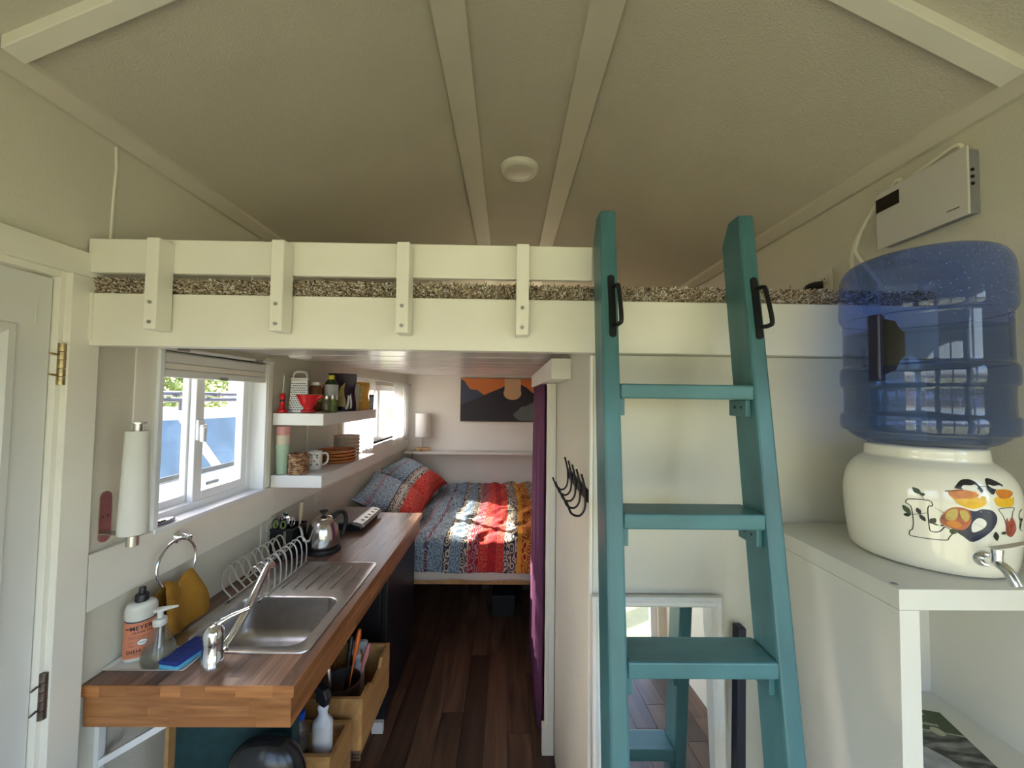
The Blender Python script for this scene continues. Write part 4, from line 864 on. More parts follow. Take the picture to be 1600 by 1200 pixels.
# ---- portable cooktop
g = thing('portable_cooktop', (-0.97, 2.45, CT), 'portable induction cooktop with silver control strip on the worktop', 'cooktop')
px0, px1, py0, py1 = -1.10, -0.832, 2.30, 2.62
build('base', B(px0+0.01, px1-0.02, py0+0.012, py1-0.01, CT+0.0006, CT+0.045), BLACKP, g, bevel=0.008)
tpn = build('glass_top', B(px0, -0.905, py0, py1, CT+0.045, CT+0.058), mat('cooktop_glass', (0.20, 0.195, 0.19), 0.18, var=0.05), g, bevel=0.004)
build('gap', B(-0.909, -0.903, py0+0.002, py1-0.002, CT+0.045, CT+0.0582), BLACKP, g)
pn = build('control_panel', MB().prism([(-0.903, 0.042), (-0.903, 0.058), (-0.88, 0.0575), (-0.842, 0.048), (px1, 0.034), (px1-0.006, 0.024)], py0, py1, lambda p, t: (p[0], t, CT+p[1])), mat('cooktop_silver', (0.50, 0.48, 0.45), 0.3, 0.7), g, bevel=0.002)
for k in range(5):
    yy = py0+0.05+k*0.055; build('button', MB().hexa([(-0.872, yy, CT+0.0557), (-0.852, yy, CT+0.0506), (-0.852, yy+0.02, CT+0.0506), (-0.872, yy+0.02, CT+0.0557), (-0.872, yy, CT+0.0570), (-0.852, yy, CT+0.0520), (-0.852, yy+0.02, CT+0.0520), (-0.872, yy+0.02, CT+0.0570)]), GREYP, pn)
# ---- soap tray, soap bottle, dispenser, sponge
g = thing('soap_tray', (-1.035, 1.195, CT), 'cream rectangular tray under the soap bottles', 'tray')
tx0, tx1, ty0, ty1 = -1.152, -0.915, 1.138, 1.248
TRAY = mat('tray_ceramic', (0.85, 0.83, 0.76), 0.25)
m_ = MB(); c = ((tx0+tx1)/2, (ty0+ty1)/2); hx_, hy_ = (tx1-tx0)/2, (ty1-ty0)/2
build('dish', rings(m_, [rrect(*c, hx_-0.012, hy_-0.012, 0.006, CT+0.0006, 3), rrect(*c, hx_, hy_, 0.006, CT+0.009, 3), rrect(*c, hx_-0.003, hy_-0.003, 0.006, CT+0.0092, 3), rrect(*c, hx_-0.014, hy_-0.014, 0.006, CT+0.004, 3)]), TRAY, g)
m_ = MB()
for k in range(14): m_.box(tx0+0.016+k*0.0045, tx0+0.018+k*0.0045, ty0+0.07+0.001*(k % 3), ty0+0.075+0.001*(k % 2), CT+0.0041, CT+0.0045)
build('printed_mark', m_, GREYP, g, weld=False)
TZ = CT+0.0045
# oval bottle
g = thing('dish_soap_bottle', (-1.098, 1.196, TZ), 'dish soap bottle with coral label and black cap', 'bottle')
bxc, byc = -1.098, 1.200; ba = math.radians(44)
Mz = Matrix.Rotation(ba, 3, 'Z')
SOAPB = mat('soap_bottle_plastic', (0.62, 0.62, 0.56), 0.3)
pf = smooth_path([(0.030, 0.0, 0), (0.036, 0.004, 0), (0.0375, 0.02, 0), (0.0375, 0.09, 0), (0.0375, 0.142, 0), (0.036, 0.158, 0), (0.029, 0.167, 0), (0.018, 0.170, 0), (0.012, 0.171, 0)], 3)
build('body', MB().lathe([(p.x, p.y) for p in pf], (bxc, byc, TZ), 48, M=Mz, sy=0.66), SOAPB, g, True)
def onsoap(off=0.0006):
    def f(s, z):                # ellipse parameter, s along the front
        a = math.radians(-90)+s/0.038; p = Mz @ Vector(((0.0375+off)*math.cos(a), (0.0248+off)*math.sin(a), 0)); return Vector((bxc+p.x, byc+p.y, TZ+z))
    return f
LAB = mat('coral_label', (0.60, 0.21, 0.115), 0.4)
hl = [(-0.066, 0.014), (0.066, 0.014), (0.066, 0.124)]+[(0.066-0.132*k/12, 0.124-0.010*math.sin(math.pi*k/12)) for k in range(1, 12)]+[(-0.066, 0.124)]
lb = build('label', flat_poly(hl, onsoap(0.0005), 0.006), LAB, g)
build('label_edge', flat_poly([(-0.066, 0.1245)]+[(-0.066+0.132*k/12, 0.1245-0.010*math.sin(math.pi*k/12)) for k in range(1, 12)]+[(0.066, 0.1245), (0.066, 0.128)]+[(0.066-0.132*k/12, 0.128-0.010*math.sin(math.pi*k/12)) for k in range(1, 12)]+[(-0.066, 0.128)], onsoap(0.0006), 0.006), BLACKP, lb)
fs = onsoap(0.0012)
def tx(s, size, x, z, sp=1.0): build('lettering', text_mb(s, size, lambda a, b: fs(x+a, z+b), None, sp), BLACKP, lb)
tx('MRS.', 0.0065, -0.031, 0.0975, 1.1); tx('MEYER\'S', 0.0165, 0.006, 0.094, 1.05); tx('CLEAN DAY', 0.0085, 0.006, 0.0835, 1.15)
tx('DISH SOAP', 0.0145, 0.006, 0.028, 1.1)
for k, (z, w) in enumerate(((0.0755, 0.035), (0.070, 0.035), (0.060, 0.018), (0.054, 0.018), (0.048, 0.018), (0.0225, 0.04))):
    x0 = -0.030; build('fine_print', flat_poly([(x0, z), (x0+2*w*0.9 if w > 0.03 else x0+w, z), (x0+2*w*0.9 if w > 0.03 else x0+w, z+0.0008), (x0, z+0.0008)], fs, 0.006), BLACKP, lb)
build('badge', flat_poly([(0.004+0.0125*math.cos(a), 0.056+0.0095*math.sin(a)) for a in [2*math.pi*k/20 for k in range(20)]], onsoap(0.0011), 0.004), BLACKP, lb)
build('badge_face', flat_poly([(0.004+0.0112*math.cos(a), 0.056+0.0083*math.sin(a)) for a in [2*math.pi*k/20 for k in range(20)]], onsoap(0.0016), 0.004), WHITEP, lb)
build('badge_text', flat_poly([(-0.004, 0.0550), (0.012, 0.0550), (0.012, 0.0568), (-0.004, 0.0568)], onsoap(0.0021), 0.004), mat('badge_blue', (0.12, 0.22, 0.32), 0.4), lb)
build('cap', MB().lathe([(0.0165, 0.169), (0.0165, 0.187), (0.0145, 0.190), (0.0085, 0.191), (0.0085, 0.205), (0.0075, 0.209), (0.0, 0.210)], (bxc, byc, TZ), 24), BLACKP, g, True)
# glass dispenser
g = thing('hand_soap_dispenser', (-1.022, 1.178, TZ), 'clear teardrop soap dispenser with white pump', 'dispenser')
gx, gy = -1.022, 1.178
GLS = glassy('clear_pet', (0.90, 0.90, 0.86), 0.04, 1.45, body=0.10, bodycol=(0.75, 0.74, 0.68))
pf = smooth_path([(0.026, 0.0, 0), (0.038, 0.004, 0), (0.042, 0.018, 0), (0.041, 0.034, 0), (0.034, 0.058, 0), (0.024, 0.082, 0), (0.016, 0.102, 0), (0.0145, 0.113, 0)], 4)
build('bottle', MB().lathe([(p.x, p.y) for p in pf], (gx, gy, TZ), 40), GLS, g, 'full')
build('liquid', MB().lathe([(0.024, 0.002), (0.0365, 0.006), (0.0403, 0.018), (0.0392, 0.034), (0.0365, 0.043), (0.0, 0.043)], (gx, gy, TZ), 36), glassy('soap_liquid', (0.72, 0.72, 0.64), 0.05, 1.36, body=0.25, bodycol=(0.55, 0.54, 0.45)), g, 'full')
pm = build('pump', MB().lathe([(0.0155, 0.110), (0.017, 0.112), (0.017, 0.127), (0.015, 0.130), (0.0075, 0.131), (0.0075, 0.150), (0.011, 0.152), (0.011, 0.158), (0.0, 0.160)], (gx, gy, TZ), 24), mat('pump_white', (0.62, 0.62, 0.58), 0.3), g, True)
dv = Vector((0.95, 0.25, 0)).normalized(); b0 = Vector((gx, gy, TZ+0.153))
build('nozzle', MB().tube([b0-dv*0.016+V(0, 0, -0.003), b0, b0+dv*0.02+V(0, 0, 0.004), b0+dv*0.044+V(0, 0, 0.006)], [0.005, 0.008, 0.0055, 0.003], 12), MATS['pump_white'], pm, True)
build('dip_tube', MB().cyl((gx, gy, TZ+0.006), (gx+0.002, gy, TZ+0.112), 0.0025, n=8), WHITEP, g, True)
# sponge
g = thing('sponge', (-0.958, 1.195, TZ), 'dark blue scrub sponge with light blue underside on the tray', 'sponge')
Ms = Matrix.Translation((-0.957, 1.200, TZ)) @ Matrix.Rotation(math.radians(-9), 4, 'Z')
build('foam', MB().box(-0.031, 0.031, -0.056, 0.056, 0.0006, 0.014, Ms), mat('sponge_light', (0.10, 0.40, 0.62), 0.9, var=0.15, vscale=120, bump=0.4, bscale=200), g, bevel=0.003)
build('scrub_pad', MB().box(-0.033, 0.033, -0.058, 0.058, 0.0142, 0.027, Ms), mat('sponge_dark', (0.010, 0.03, 0.20), 0.85, var=0.3, vscale=90, bump=0.5, bscale=260), g, bevel=0.003)
# ---- towel ring and mustard towel
g = thing('towel_ring', (XL+0.03, 1.30, 1.06), 'chrome towel ring on the white band board', 'towel ring')
rx = XL+0.060; ry, rz, rad = 1.318, 1.135, 0.076
build('mount', MB().tube([(XL+0.0185, 1.365, 1.205), (XL+0.022, 1.365, 1.205), (XL+0.03, 1.365, 1.205), (XL+0.052, 1.365, 1.205)], [0.022, 0.022, 0.013, 0.009], 24), CHROME, g, True)
build('ball', MB().lathe([(0.0, -0.011), (0.008, -0.008), (0.011, 0), (0.008, 0.008), (0.0, 0.011)], (rx, 1.362, 1.203), 18), CHROME, g, True)
ringp = [(rx-0.004*math.sin(a), ry+rad*math.cos(a), rz+rad*math.sin(a)) for a in [2*math.pi*k/48 for k in range(48)]]
build('ring', MB().tube(ringp, 0.0047, 10, closed=True), CHROME, g, True)
TOW, n, l, b = new_mat('waffle_towel'); b.inputs['Roughness'].default_value = 0.95; b.inputs['Base Color'].default_value = (0.40, 0.19, 0.018, 1)
uvn = n.new('ShaderNodeTexCoord'); mpp = n.new('ShaderNodeMapping'); mpp.inputs['Scale'].default_value = (1, 190, 190); l.new(uvn.outputs['Object'], mpp.inputs[0])
sx_ = n.new('ShaderNodeSeparateXYZ'); l.new(mpp.outputs[0], sx_.inputs[0])
s1, s2_ = n.new('ShaderNodeMath'), n.new('ShaderNodeMath'); s1.operation = s2_.operation = 'SINE'
m1 = n.new('ShaderNodeMath'); m1.operation = 'MULTIPLY'; m1.inputs[1].default_value = 5; m2 = n.new('ShaderNodeMath'); m2.operation = 'MULTIPLY'; m2.inputs[1].default_value = 5
l.new(sx_.outputs[1], m1.inputs[0]); l.new(sx_.outputs[2], m2.inputs[0]); l.new(m1.outputs[0], s1.inputs[0]); l.new(m2.outputs[0], s2_.inputs[0])
mm = n.new('ShaderNodeMath'); mm.operation = 'MULTIPLY'; l.new(s1.outputs[0], mm.inputs[0]); l.new(s2_.outputs[0], mm.inputs[1])
bp_ = n.new('ShaderNodeBump'); bp_.inputs['Strength'].default_value = 0.6; bp_.inputs['Distance'].default_value = 0.002; l.new(mm.outputs[0], bp_.inputs['Height']); l.new(bp_.outputs[0], b.inputs['Normal'])
m1.inputs[1].default_value = m2.inputs[1].default_value = 6.0; mpp.inputs['Scale'].default_value = (1, 170, 170)
def towel(front):
    def f(u, v):                 # v: 0 at the ring, 1 at the hem
        wv = (u-0.5); half = 0.056+0.032*min(1, v*1.4) if front else 0.05+0.03*min(1, v*1.6)
        y = 1.322+wv*2*half+(0.010*v if front else -0.012*v)
        ztop = 1.0640+0.016*abs(wv*2)**1.6+0.006*math.sin(u*9)
        if front: z = ztop-(v**1.0)*(0.142+0.012*(1-u)); x = rx+0.010+0.020*min(1, v*2)+0.010*math.sin(u*8.5+0.5)*(0.3+v)
        else: z = ztop-v*(0.140); x = rx-0.010-0.018*min(1, v*2)+0.006*math.sin(u*7)*v
        return Vector((x, y, z+0.004*math.sin(u*13)*v))
    return f
m_ = MB(); F_, G_ = towel(True), towel(False); nv = 16
def tw(u, v):                      # one cloth: back hem, over the ring, front hem
    if v < 0.42: return G_(u, 1-v/0.42)
    if v > 0.58: return F_(u, (v-0.58)/0.42)
    t = (v-0.42)/0.16; a, b_ = G_(u, 0), F_(u, 0); p = a.lerp(b_, t); p.z += 0.010*math.sin(math.pi*t); return p
m_.grid(tw, 40, 40)
tag(build('hand_towel', m_, TOW, smooth='full', solid=0.004), 'mustard waffle hand towel draped through the towel ring', 'towel')
# ---- paper towel holder
g = thing('paper_towel_holder', (XL+0.04, 1.13, 1.27), 'steel wall holder for paper towels beside the window', 'holder')
stad = [(1.133+0.0165*math.cos(a), (1.400 if k < 10 else 1.288)+0.0165*math.sin(a)) for k, a in enumerate([math.pi*j/9 for j in range(10)]+[math.pi+math.pi*j/9 for j in range(10)])]
pl = build('wall_plate', MB().prism(stad, 0, 1, lambda p, t: (XL+0.0005+0.003*t, p[0], p[1])), mat('plate_copper_steel', (0.66, 0.47, 0.42), 0.3, 1.0, var=0.15, vscale=20), g)
for dy in (-0.007, 0.007): build('plate_hole', MB().cyl((XL+0.0036, 1.133+dy, 1.345), (XL+0.004, 1.133+dy, 1.345), 0.0022, n=8), BLACKP, pl)
ax, ay = -1.058, 1.118
build('arm', MB().hexa([(XL+0.003, 1.118, 1.297), (XL+0.003, 1.148, 1.297), (XL+0.003, 1.148, 1.300), (XL+0.003, 1.118, 1.300), (ax+0.006, ay-0.010, 1.297), (ax+0.006, ay+0.010, 1.297), (ax+0.006, ay+0.010, 1.300), (ax+0.006, ay-0.010, 1.300)]), STEEL, g)
build('spindle', MB().cyl((ax, ay, 1.268), (ax, ay, 1.615), 0.009, n=18), STEEL, g, True)
build('foot_knob', MB().cyl((ax, ay, 1.268), (ax, ay, 1.2965), 0.0145, n=18), STEEL, g, True)
build('top_cap', MB().lathe([(0.011, -0.02), (0.011, 0.0), (0.020, 0.001), (0.020, 0.006), (0.0, 0.007)], (ax, ay, 1.612), 24), STEEL, g, True)
build('core_gap', MB().lathe([(0.0095, 0), (0.0225, 0)], (ax, ay, 1.590), 24), BLACKP, g)
PAPER = mat('paper_towel', (0.74, 0.73, 0.67), 0.9, var=0.02, bump=0.25, bscale=140)
tag(build('paper_towel_roll', MB().lathe([(0.012, 0.0), (0.0325, 0.0), (0.034, 0.003), (0.0305, 0.14), (0.0265, 0.288), (0.0255, 0.290), (0.022, 0.289), (0.021, 0.24), (0.018, 0.05)], (ax, ay, 1.3025), 40), PAPER, smooth=True), 'white paper towel roll on the steel wall holder', 'paper roll')
# ---- little gadget on the window sill
g = thing('window_thermometer', (XL-0.01, 1.345, WZ0+0.004), 'small silver and black oval gadget on the window sill', 'gadget')
build('case', MB().lathe([(0.0, 0.0006), (0.030, 0.001), (0.034, 0.007), (0.028, 0.013), (0.0, 0.015)], (XL-0.01, 1.335, WZ0+0.0045), 28, sx=0.7, sy=1.35), mat('gadget_silver', (0.35, 0.38, 0.46), 0.25, 0.6), g, True)
build('lens', B(XL-0.002, XL+0.012, 1.302, 1.325, WZ0+0.017, WZ0+0.022), BLACKP, g, bevel=0.002)
# ================================================================== under the worktop
g = thing('drawer_box', (-0.77, 1.67, 0.35), 'open plywood drawer pulled out from under the worktop', 'drawer')
qx0, qx1, qy0, qy1, qz0, qz1 = -1.08, -0.533, 1.505, 1.842, 0.352, 0.552; t = 0.014
build('front_panel', B(qx0, qx1-t, qy0, qy0+t, qz0, qz1), PLY, g, bevel=0.001)
build('back_panel', B(qx0, qx1-t, qy1-t, qy1, qz0, qz1), PLY, g, bevel=0.001)
notch = [(qy0, qz0), (qy1, qz0), (qy1, qz1), (1.74, qz1), (1.715, qz1-0.03), (1.62, qz1-0.034), (1.60, qz1-0.006), (1.57, qz1), (qy0, qz1)]
build('side_panel', MB().prism(notch, qx1-t, qx1, lambda p, q: (q, p[0], p[1])), PLY, g)
build('side_panel', B(qx0, qx0+t, qy0+t, qy1-t, qz0, qz1), PLY, g)
build('bottom', B(qx0+t, qx1-t, qy0+t, qy1-t, qz0+0.006, qz0+0.014), PLY, g)
rl = build('runner', B(qx0+0.1, qx1-0.002, qy0-0.004, qy0-0.0005, qz0-0.022, qz0+0.012), STEEL, g)
m_ = MB()
for k in range(7):
    for j in range(2): m_.cyl((qx1-0.010-k*0.010, qy0-0.0041, qz0-0.012+j*0.012), (qx1-0.010-k*0.010, qy0-0.0048, qz0-0.012+j*0.012), 0.003, n=8)
build('runner_hole', m_, BLACKP, rl, weld=False)
g = thing('utensil_pot', (-0.655, 1.600, qz0+0.015), 'round steel pot of kitchen tools in the open drawer', 'pot')
build('wall', MB().lathe([(0.0, 0.001), (0.066, 0.001), (0.070, 0.006), (0.070, 0.185), (0.072, 0.188), (0.069, 0.188), (0.068, 0.01), (0.0, 0.006)], (-0.652, 1.602, qz0+0.015), 40), STEEL, g, True)
pz = qz0+0.03
def tool(name, b0, t0, lab, m_, hd=None):
    g = thing(name, b0, lab, 'utensil'); b0, t0 = Vector(b0), Vector(t0); mid = b0.lerp(t0, 0.62)
    build('shaft', MB().tube([b0, mid], 0.0035, 8), m_, g, True)
    build('grip', MB().tube([mid, mid.lerp(t0, .3), mid.lerp(t0, .8), t0], [0.004, 0.009, 0.011, 0.006], 10), hd or m_, g, True)
tool('spatula', (-0.65, 1.61, pz), (-0.622, 1.70, pz+0.315), 'orange handled spatula in the steel tool pot', mat('orange_plastic', (0.72, 0.13, 0.01), 0.35))
tool('spatula', (-0.63, 1.61, pz), (-0.575, 1.685, pz+0.265), 'pink handled spatula in the steel tool pot', mat('pink_plastic', (0.50, 0.16, 0.17), 0.4))
tool('ladle', (-0.665, 1.63, pz), (-0.655, 1.70, pz+0.285), 'black handled tool in the steel tool pot', BLACKP)
tool('skewer', (-0.66, 1.57, pz), (-0.705, 1.585, pz+0.240), 'thin steel tool in the steel tool pot', STEEL)
tool('peeler', (-0.69, 1.585, pz), (-0.715, 1.555, pz+0.20), 'short black handled tool in the steel tool pot', BLACKP)
def spray(name, x, y, z, h, lab, hm, rotz):
    g = thing(name, (x, y, z), lab, 'spray bottle'); bm_ = mat('spray_white', (0.66, 0.68, 0.70), 0.4) if 'spray_white' not in MATS else MATS['spray_white']
    pf = smooth_path([(0.030, 0.0, 0), (0.034, 0.004, 0), (0.034, h*0.58, 0), (0.031, h*0.66, 0), (0.016, h*0.78, 0), (0.017, h*0.90, 0), (0.019, h*0.93, 0), (0.014, h, 0)], 3)
    build('bottle', MB().lathe([(p.x, p.y) for p in pf], (x, y, z+0.0006), 28, sy=0.8), bm_, g, True)
    M = Matrix.Translation((x, y, z+h)) @ Matrix.Rotation(rotz, 4, 'Z')
    hdm = MB().prism([(-0.020, 0.0), (0.012, 0.0), (0.014, 0.022), (0.042, 0.032), (0.044, 0.050), (0.030, 0.056), (-0.014, 0.054), (-0.030, 0.030)], -0.012, 0.012, lambda p, t: M @ Vector((p[0], t, p[1])))
    h_ = build('sprayer_head', hdm, hm, g, bevel=0.003)
    build('trigger', MB().prism([(0.020, 0.030), (0.030, 0.030), (0.036, 0.012), (0.030, -0.006), (0.026, 0.012)], -0.006, 0.006, lambda p, t: M @ Vector((p[0], t, p[1]))), hm, h_)
spray('spray_bottle', -0.655, 1.765, qz0+0.015, 0.185, 'spray bottle with white trigger standing in the open drawer', mat('trigger_grey', (0.42, 0.46, 0.48), 0.4), 0.1)
# lower crate with cleaning bottles
g = thing('lower_crate', (-0.70, 1.39, 0.0), 'low plywood crate under the open drawer', 'crate')
build('front_panel', B(-0.98, -0.562, 1.300, 1.314, 0.30, 0.525), PLY, g); build('back_panel', B(-0.98, -0.562, 1.462, 1.476, 0.30, 0.50), PLY, g)
build('side_panel', B(-0.576, -0.562, 1.314, 1.462, 0.30, 0.50), PLY, g); build('side_panel', B(-0.98, -0.966, 1.314, 1.462, 0.30, 0.50), PLY, g)
build('bottom', B(-0.966, -0.576, 1.314, 1.462, 0.46, 0.47), PLY, g); build('leg', B(-0.97, -0.58, 1.36, 1.40, 0.0, 0.30), PLY, g)
spray('spray_bottle', -0.622, 1.375, 0.47, 0.165, 'white spray bottle with black head beside the clear bottle', BLACKP, 2.6)
g = thing('oil_bottle', (-0.692, 1.365, 0.47), 'clear bottle with blue cap and yellow liquid under the worktop', 'bottle')
OX, OY, OZ = -0.692, 1.360, 0.4705
pf = smooth_path([(0.026, 0.0, 0), (0.031, 0.004, 0), (0.031, 0.075, 0), (0.028, 0.098, 0), (0.013, 0.122, 0), (0.012, 0.132, 0)], 3)
build('bottle', MB().lathe([(p.x, p.y) for p in pf], (OX, OY, OZ), 28), GLS, g, 'full')
build('liquid', MB().lathe([(0.025, 0.002), (0.0295, 0.006), (0.0295, 0.055), (0.0, 0.055)], (OX, OY, OZ), 24), glassy('oil', (0.42, 0.36, 0.10), 0.03, 1.45, 0.3, (0.30, 0.25, 0.06)), g, 'full')
build('cap', MB().lathe([(0.0145, 0.128), (0.0145, 0.150), (0.0, 0.152)], (OX, OY, OZ), 20), mat('blue_cap', (0.01, 0.07, 0.42), 0.35), g, True)
# teal storage bin and black wok
g = thing('storage_bin', (-0.85, 1.24, 0.0), 'dark teal storage bin standing under the worktop', 'bin')
TB = mat('bin_teal', (0.006, 0.040, 0.042), 0.6, var=0.3, vscale=30)
build('bin_body', MB().box(-1.02, -0.66, 1.250, 1.262, 0.0, 0.775).box(-1.02, -1.008, 1.262, 1.292, 0, 0.775).box(-0.672, -0.66, 1.262, 1.292, 0, 0.72), TB, g, weld=False)
build('wood_edge', B(-1.032, -1.0205, 1.225, 1.292, 0.0, 0.775), PLY, g)
WOK = mat('wok_black', (0.012, 0.012, 0.012), 0.22)
g = thing('wok', (-0.72, 1.16, 0.49), 'black wok with long black handle upside down under the worktop', 'wok')
Mw = Matrix.Rotation(math.radians(-14), 3, 'X')
pf = smooth_path([(0.118, 0.0, 0), (0.112, 0.03, 0), (0.095, 0.07, 0), (0.065, 0.10, 0), (0.03, 0.115, 0), (0.0, 0.118, 0)], 4)
build('bowl', MB().lathe([(p.x, p.y) for p in pf], (-0.700, 1.185, 0.572), 48, M=Matrix.Rotation(math.radians(0), 3, 'X'), sy=0.52), WOK, g, True)
fe = build('ferrule', MB().tube([(-0.617, 1.128, 0.593), (-0.595, 1.122, 0.591)], [0.014, 0.012], 12), CHROME, g, True)
build('rivet', MB().cyl((-0.619, 1.112, 0.601), (-0.619, 1.118, 0.601), 0.006, n=12), CHROME, g)
build('handle', MB().tube(smooth_path([(-0.600, 1.122, 0.591), (-0.555, 1.12, 0.593), (-0.510, 1.12, 0.601), (-0.470, 1.122, 0.605)], 4), [0.011]*4+[0.014]*5+[0.016]*4, 12), BLACKP, g, True)
build('stand_block', B(-0.80, -0.62, 1.15, 1.22, 0.0, 0.573), PLY, g)
# black fridge
g = thing('mini_fridge', (-0.86, 2.35, 0.0), 'black mini fridge under the far end of the worktop', 'fridge')
build('cabinet', B(-1.13, -0.635, 2.02, 2.60, 0.02, 0.775), BLACKP, g, bevel=0.006)
build('door_slab', B(-0.634, -0.602, 2.02, 2.60, 0.045, 0.775), BLACKP, g, bevel=0.006)
build('toe_strip', B(-0.66, -0.604, 2.0, 2.02, 0.005, 0.06), WHITEP, g)
# ================================================================== open shelves
def fshelf(z, lab):
    o = tag(build('floating_shelf', B(XL+0.0185, -0.892, 1.882, 2.63, z-0.058, z), SHELFW, bevel=0.002), lab, 'shelf', 'floating shelves over the worktop'); return o
Z1, Z2 = 1.612, 1.312
fshelf(Z1, 'upper thick white floating shelf with grater and bags'); fshelf(Z2, 'lower thick white floating shelf with tumblers and bowls')
# upper shelf: frother, grater, dripper
g = thing('milk_frother', (-1.112, 1.915, Z1), 'small red hand frother standing at the left of the upper shelf', 'frother')
build('stand', MB().lathe([(0.0, 0.0006), (0.024, 0.001), (0.024, 0.012), (0.018, 0.018), (0.013, 0.024), (0.011, 0.056), (0.0, 0.056)], (-1.112, 1.915, Z1), 24), RED, g, True)
build('switch_band', MB().lathe([(0.0112, 0.056), (0.0112, 0.066), (0.0, 0.066)], (-1.112, 1.915, Z1), 20), BLACKP, g, True)
build('head', MB().lathe([(0.012, 0.066), (0.015, 0.074), (0.013, 0.090), (0.006, 0.097), (0.0, 0.098)], (-1.112, 1.915, Z1), 20), RED, g, True)
build('wand', MB().tube([(-1.112, 1.915, Z1+0.097), (-1.108, 1.918, Z1+0.185)], 0.0014, 6), STEEL, g, True)
g = thing('box_grater', (-1.085, 2.02, Z1), 'tall box grater with white handle on the upper shelf', 'grater')
gx, gy, gh = -1.092, 2.035, 0.165; ga = math.radians(20)
Mg = Matrix.Translation((gx, gy, Z1)) @ Matrix.Rotation(ga, 4, 'Z')
GPERF = mat('grater_white_steel', (0.66, 0.66, 0.64), 0.3, 0.35)
bt, tpw = 0.046, 0.036
build('body', MB().hexa([Mg @ Vector(p) for p in [(-bt, -bt*.75, .001), (bt, -bt*.75, .001), (bt, bt*.75, .001), (-bt, bt*.75, .001), (-tpw, -tpw*.75, gh), (tpw, -tpw*.75, gh), (tpw, tpw*.75, gh), (-tpw, tpw*.75, gh)]]), GPERF, g)
m_ = MB()
for r_ in range(13):
    zz = 0.014+r_*0.0112; hw = bt+(tpw-bt)*zz/gh
    for c in range(7):
        xx = -hw*0.80+c*hw*1.6/6+(0.003 if r_ % 2 else -0.003); yy = -hw*.75-0.0004
        m_.add([Mg @ Vector(p) for p in [(xx-0.0042, yy, zz-0.001), (xx+0.003, yy, zz-0.0024), (xx+0.0042, yy-0.0006, zz+0.0018), (xx-0.003, yy-0.0006, zz+0.0032)]], [(0, 1, 2, 3)])
build('cutting_slots', m_, BLACKM, g, weld=False)
m_ = MB().hexa([Mg @ Vector(p) for p in [(-tpw-.003, -tpw*.75-.003, gh), (tpw+.003, -tpw*.75-.003, gh), (tpw+.003, tpw*.75+.003, gh), (-tpw-.003, tpw*.75+.003, gh), (-tpw-.003, -tpw*.75-.003, gh+.014), (tpw+.003, -tpw*.75-.003, gh+.014), (tpw+.003, tpw*.75+.003, gh+.014), (-tpw-.003, tpw*.75+.003, gh+.014)]])
cl = build('collar', m_, WHITEP, g, bevel=0.002)
hp = smooth_path([(-tpw+.004, 0, gh+.012), (-tpw+.008, 0, gh+.036), (-tpw+.02, 0, gh+.046), (tpw-.02, 0, gh+.046), (tpw-.008, 0, gh+.036), (tpw-.004, 0, gh+.012)], 4)
build('handle', MB().tube([Mg @ p for p in hp], 0.006, 10), WHITEP, cl, True)
g = thing('coffee_dripper', (-1.005, 1.965, Z1), 'red pour over coffee dripper at the front of the upper shelf', 'dripper')
dxp, dyp = -1.004, 1.955
build('cone', MB().lathe([(0.030, 0.002), (0.034, 0.004), (0.034, 0.012), (0.022, 0.018), (0.022, 0.026), (0.034, 0.042), (0.056, 0.088), (0.0575, 0.091), (0.054, 0.091), (0.030, 0.045), (0.004, 0.030)], (dxp, dyp, Z1), 40), RED, g, True)
build('handle', MB().prism([(0.040, 0.060), (0.072, 0.083), (0.075, 0.088), (0.052, 0.090)], -0.012, 0.012, lambda p, t: (dxp+p[0], dyp+t, Z1+p[1])), RED, g, bevel=0.002)
def jar(name, x, y, z, prof, m_, lab, cat, capm=None, cap=None, label=None, group=None):
    g = thing(name, (x, y, z), lab, cat, group)
    build('body', MB().lathe(prof, (x, y, z+0.0006), 28), m_, g, True)
    if cap: build('cap', MB().lathe(cap, (x, y, z+0.0006), 24), capm, g, True)
    if label:
        z0, z1, lm, rad_ = label; build('label', MB().lathe([(rad_, z0), (rad_, z1)], (x, y, z), 28), lm, g, True)
    return g
AMB = mat('amber_glass', (0.16, 0.05, 0.012), 0.12, coat=0.5)
jar('vitamin_bottle', -1.045, 2.105, Z1, [(0.0, 0), (0.031, 0), (0.033, 0.004), (0.033, 0.125), (0.026, 0.140), (0.020, 0.143)], AMB, 'amber bottle with white cap and lime label behind the dripper', 'bottle', WHITEP, [(0.022, 0.140), (0.022, 0.160), (0.0, 0.161)], (0.055, 0.095, mat('lime_label', (0.30, 0.42, 0.04), 0.45, var=0.4, vscale=60), 0.0336))
jar('honey_jar', -1.060, 2.20, Z1, [(0.0, 0), (0.033, 0), (0.034, 0.004), (0.034, 0.125), (0.030, 0.132)], mat('honey_amber', (0.30, 0.09, 0.015), 0.2, coat=0.5, var=0.3, vscale=30), 'amber jar with orange brown lid among the upper shelf bottles', 'jar', mat('copper_lid', (0.42, 0.15, 0.05), 0.35, 0.4), [(0.034, 0.130), (0.034, 0.150), (0.0, 0.151)])
jar('oil_bottle', -0.990, 2.17, Z1, [(0.0, 0), (0.034, 0), (0.036, 0.004), (0.036, 0.145), (0.030, 0.165), (0.018, 0.178)], mat('dark_green_plastic', (0.02, 0.05, 0.012), 0.25), 'dark green oil bottle with yellow cap and white label', 'bottle', mat('yellow_cap', (0.62, 0.62, 0.03), 0.35), [(0.016, 0.176), (0.016, 0.200), (0.011, 0.204), (0.0, 0.204)], (0.065, 0.150, mat('pale_label', (0.52, 0.57, 0.56), 0.45, var=0.1, vscale=40), 0.0366))
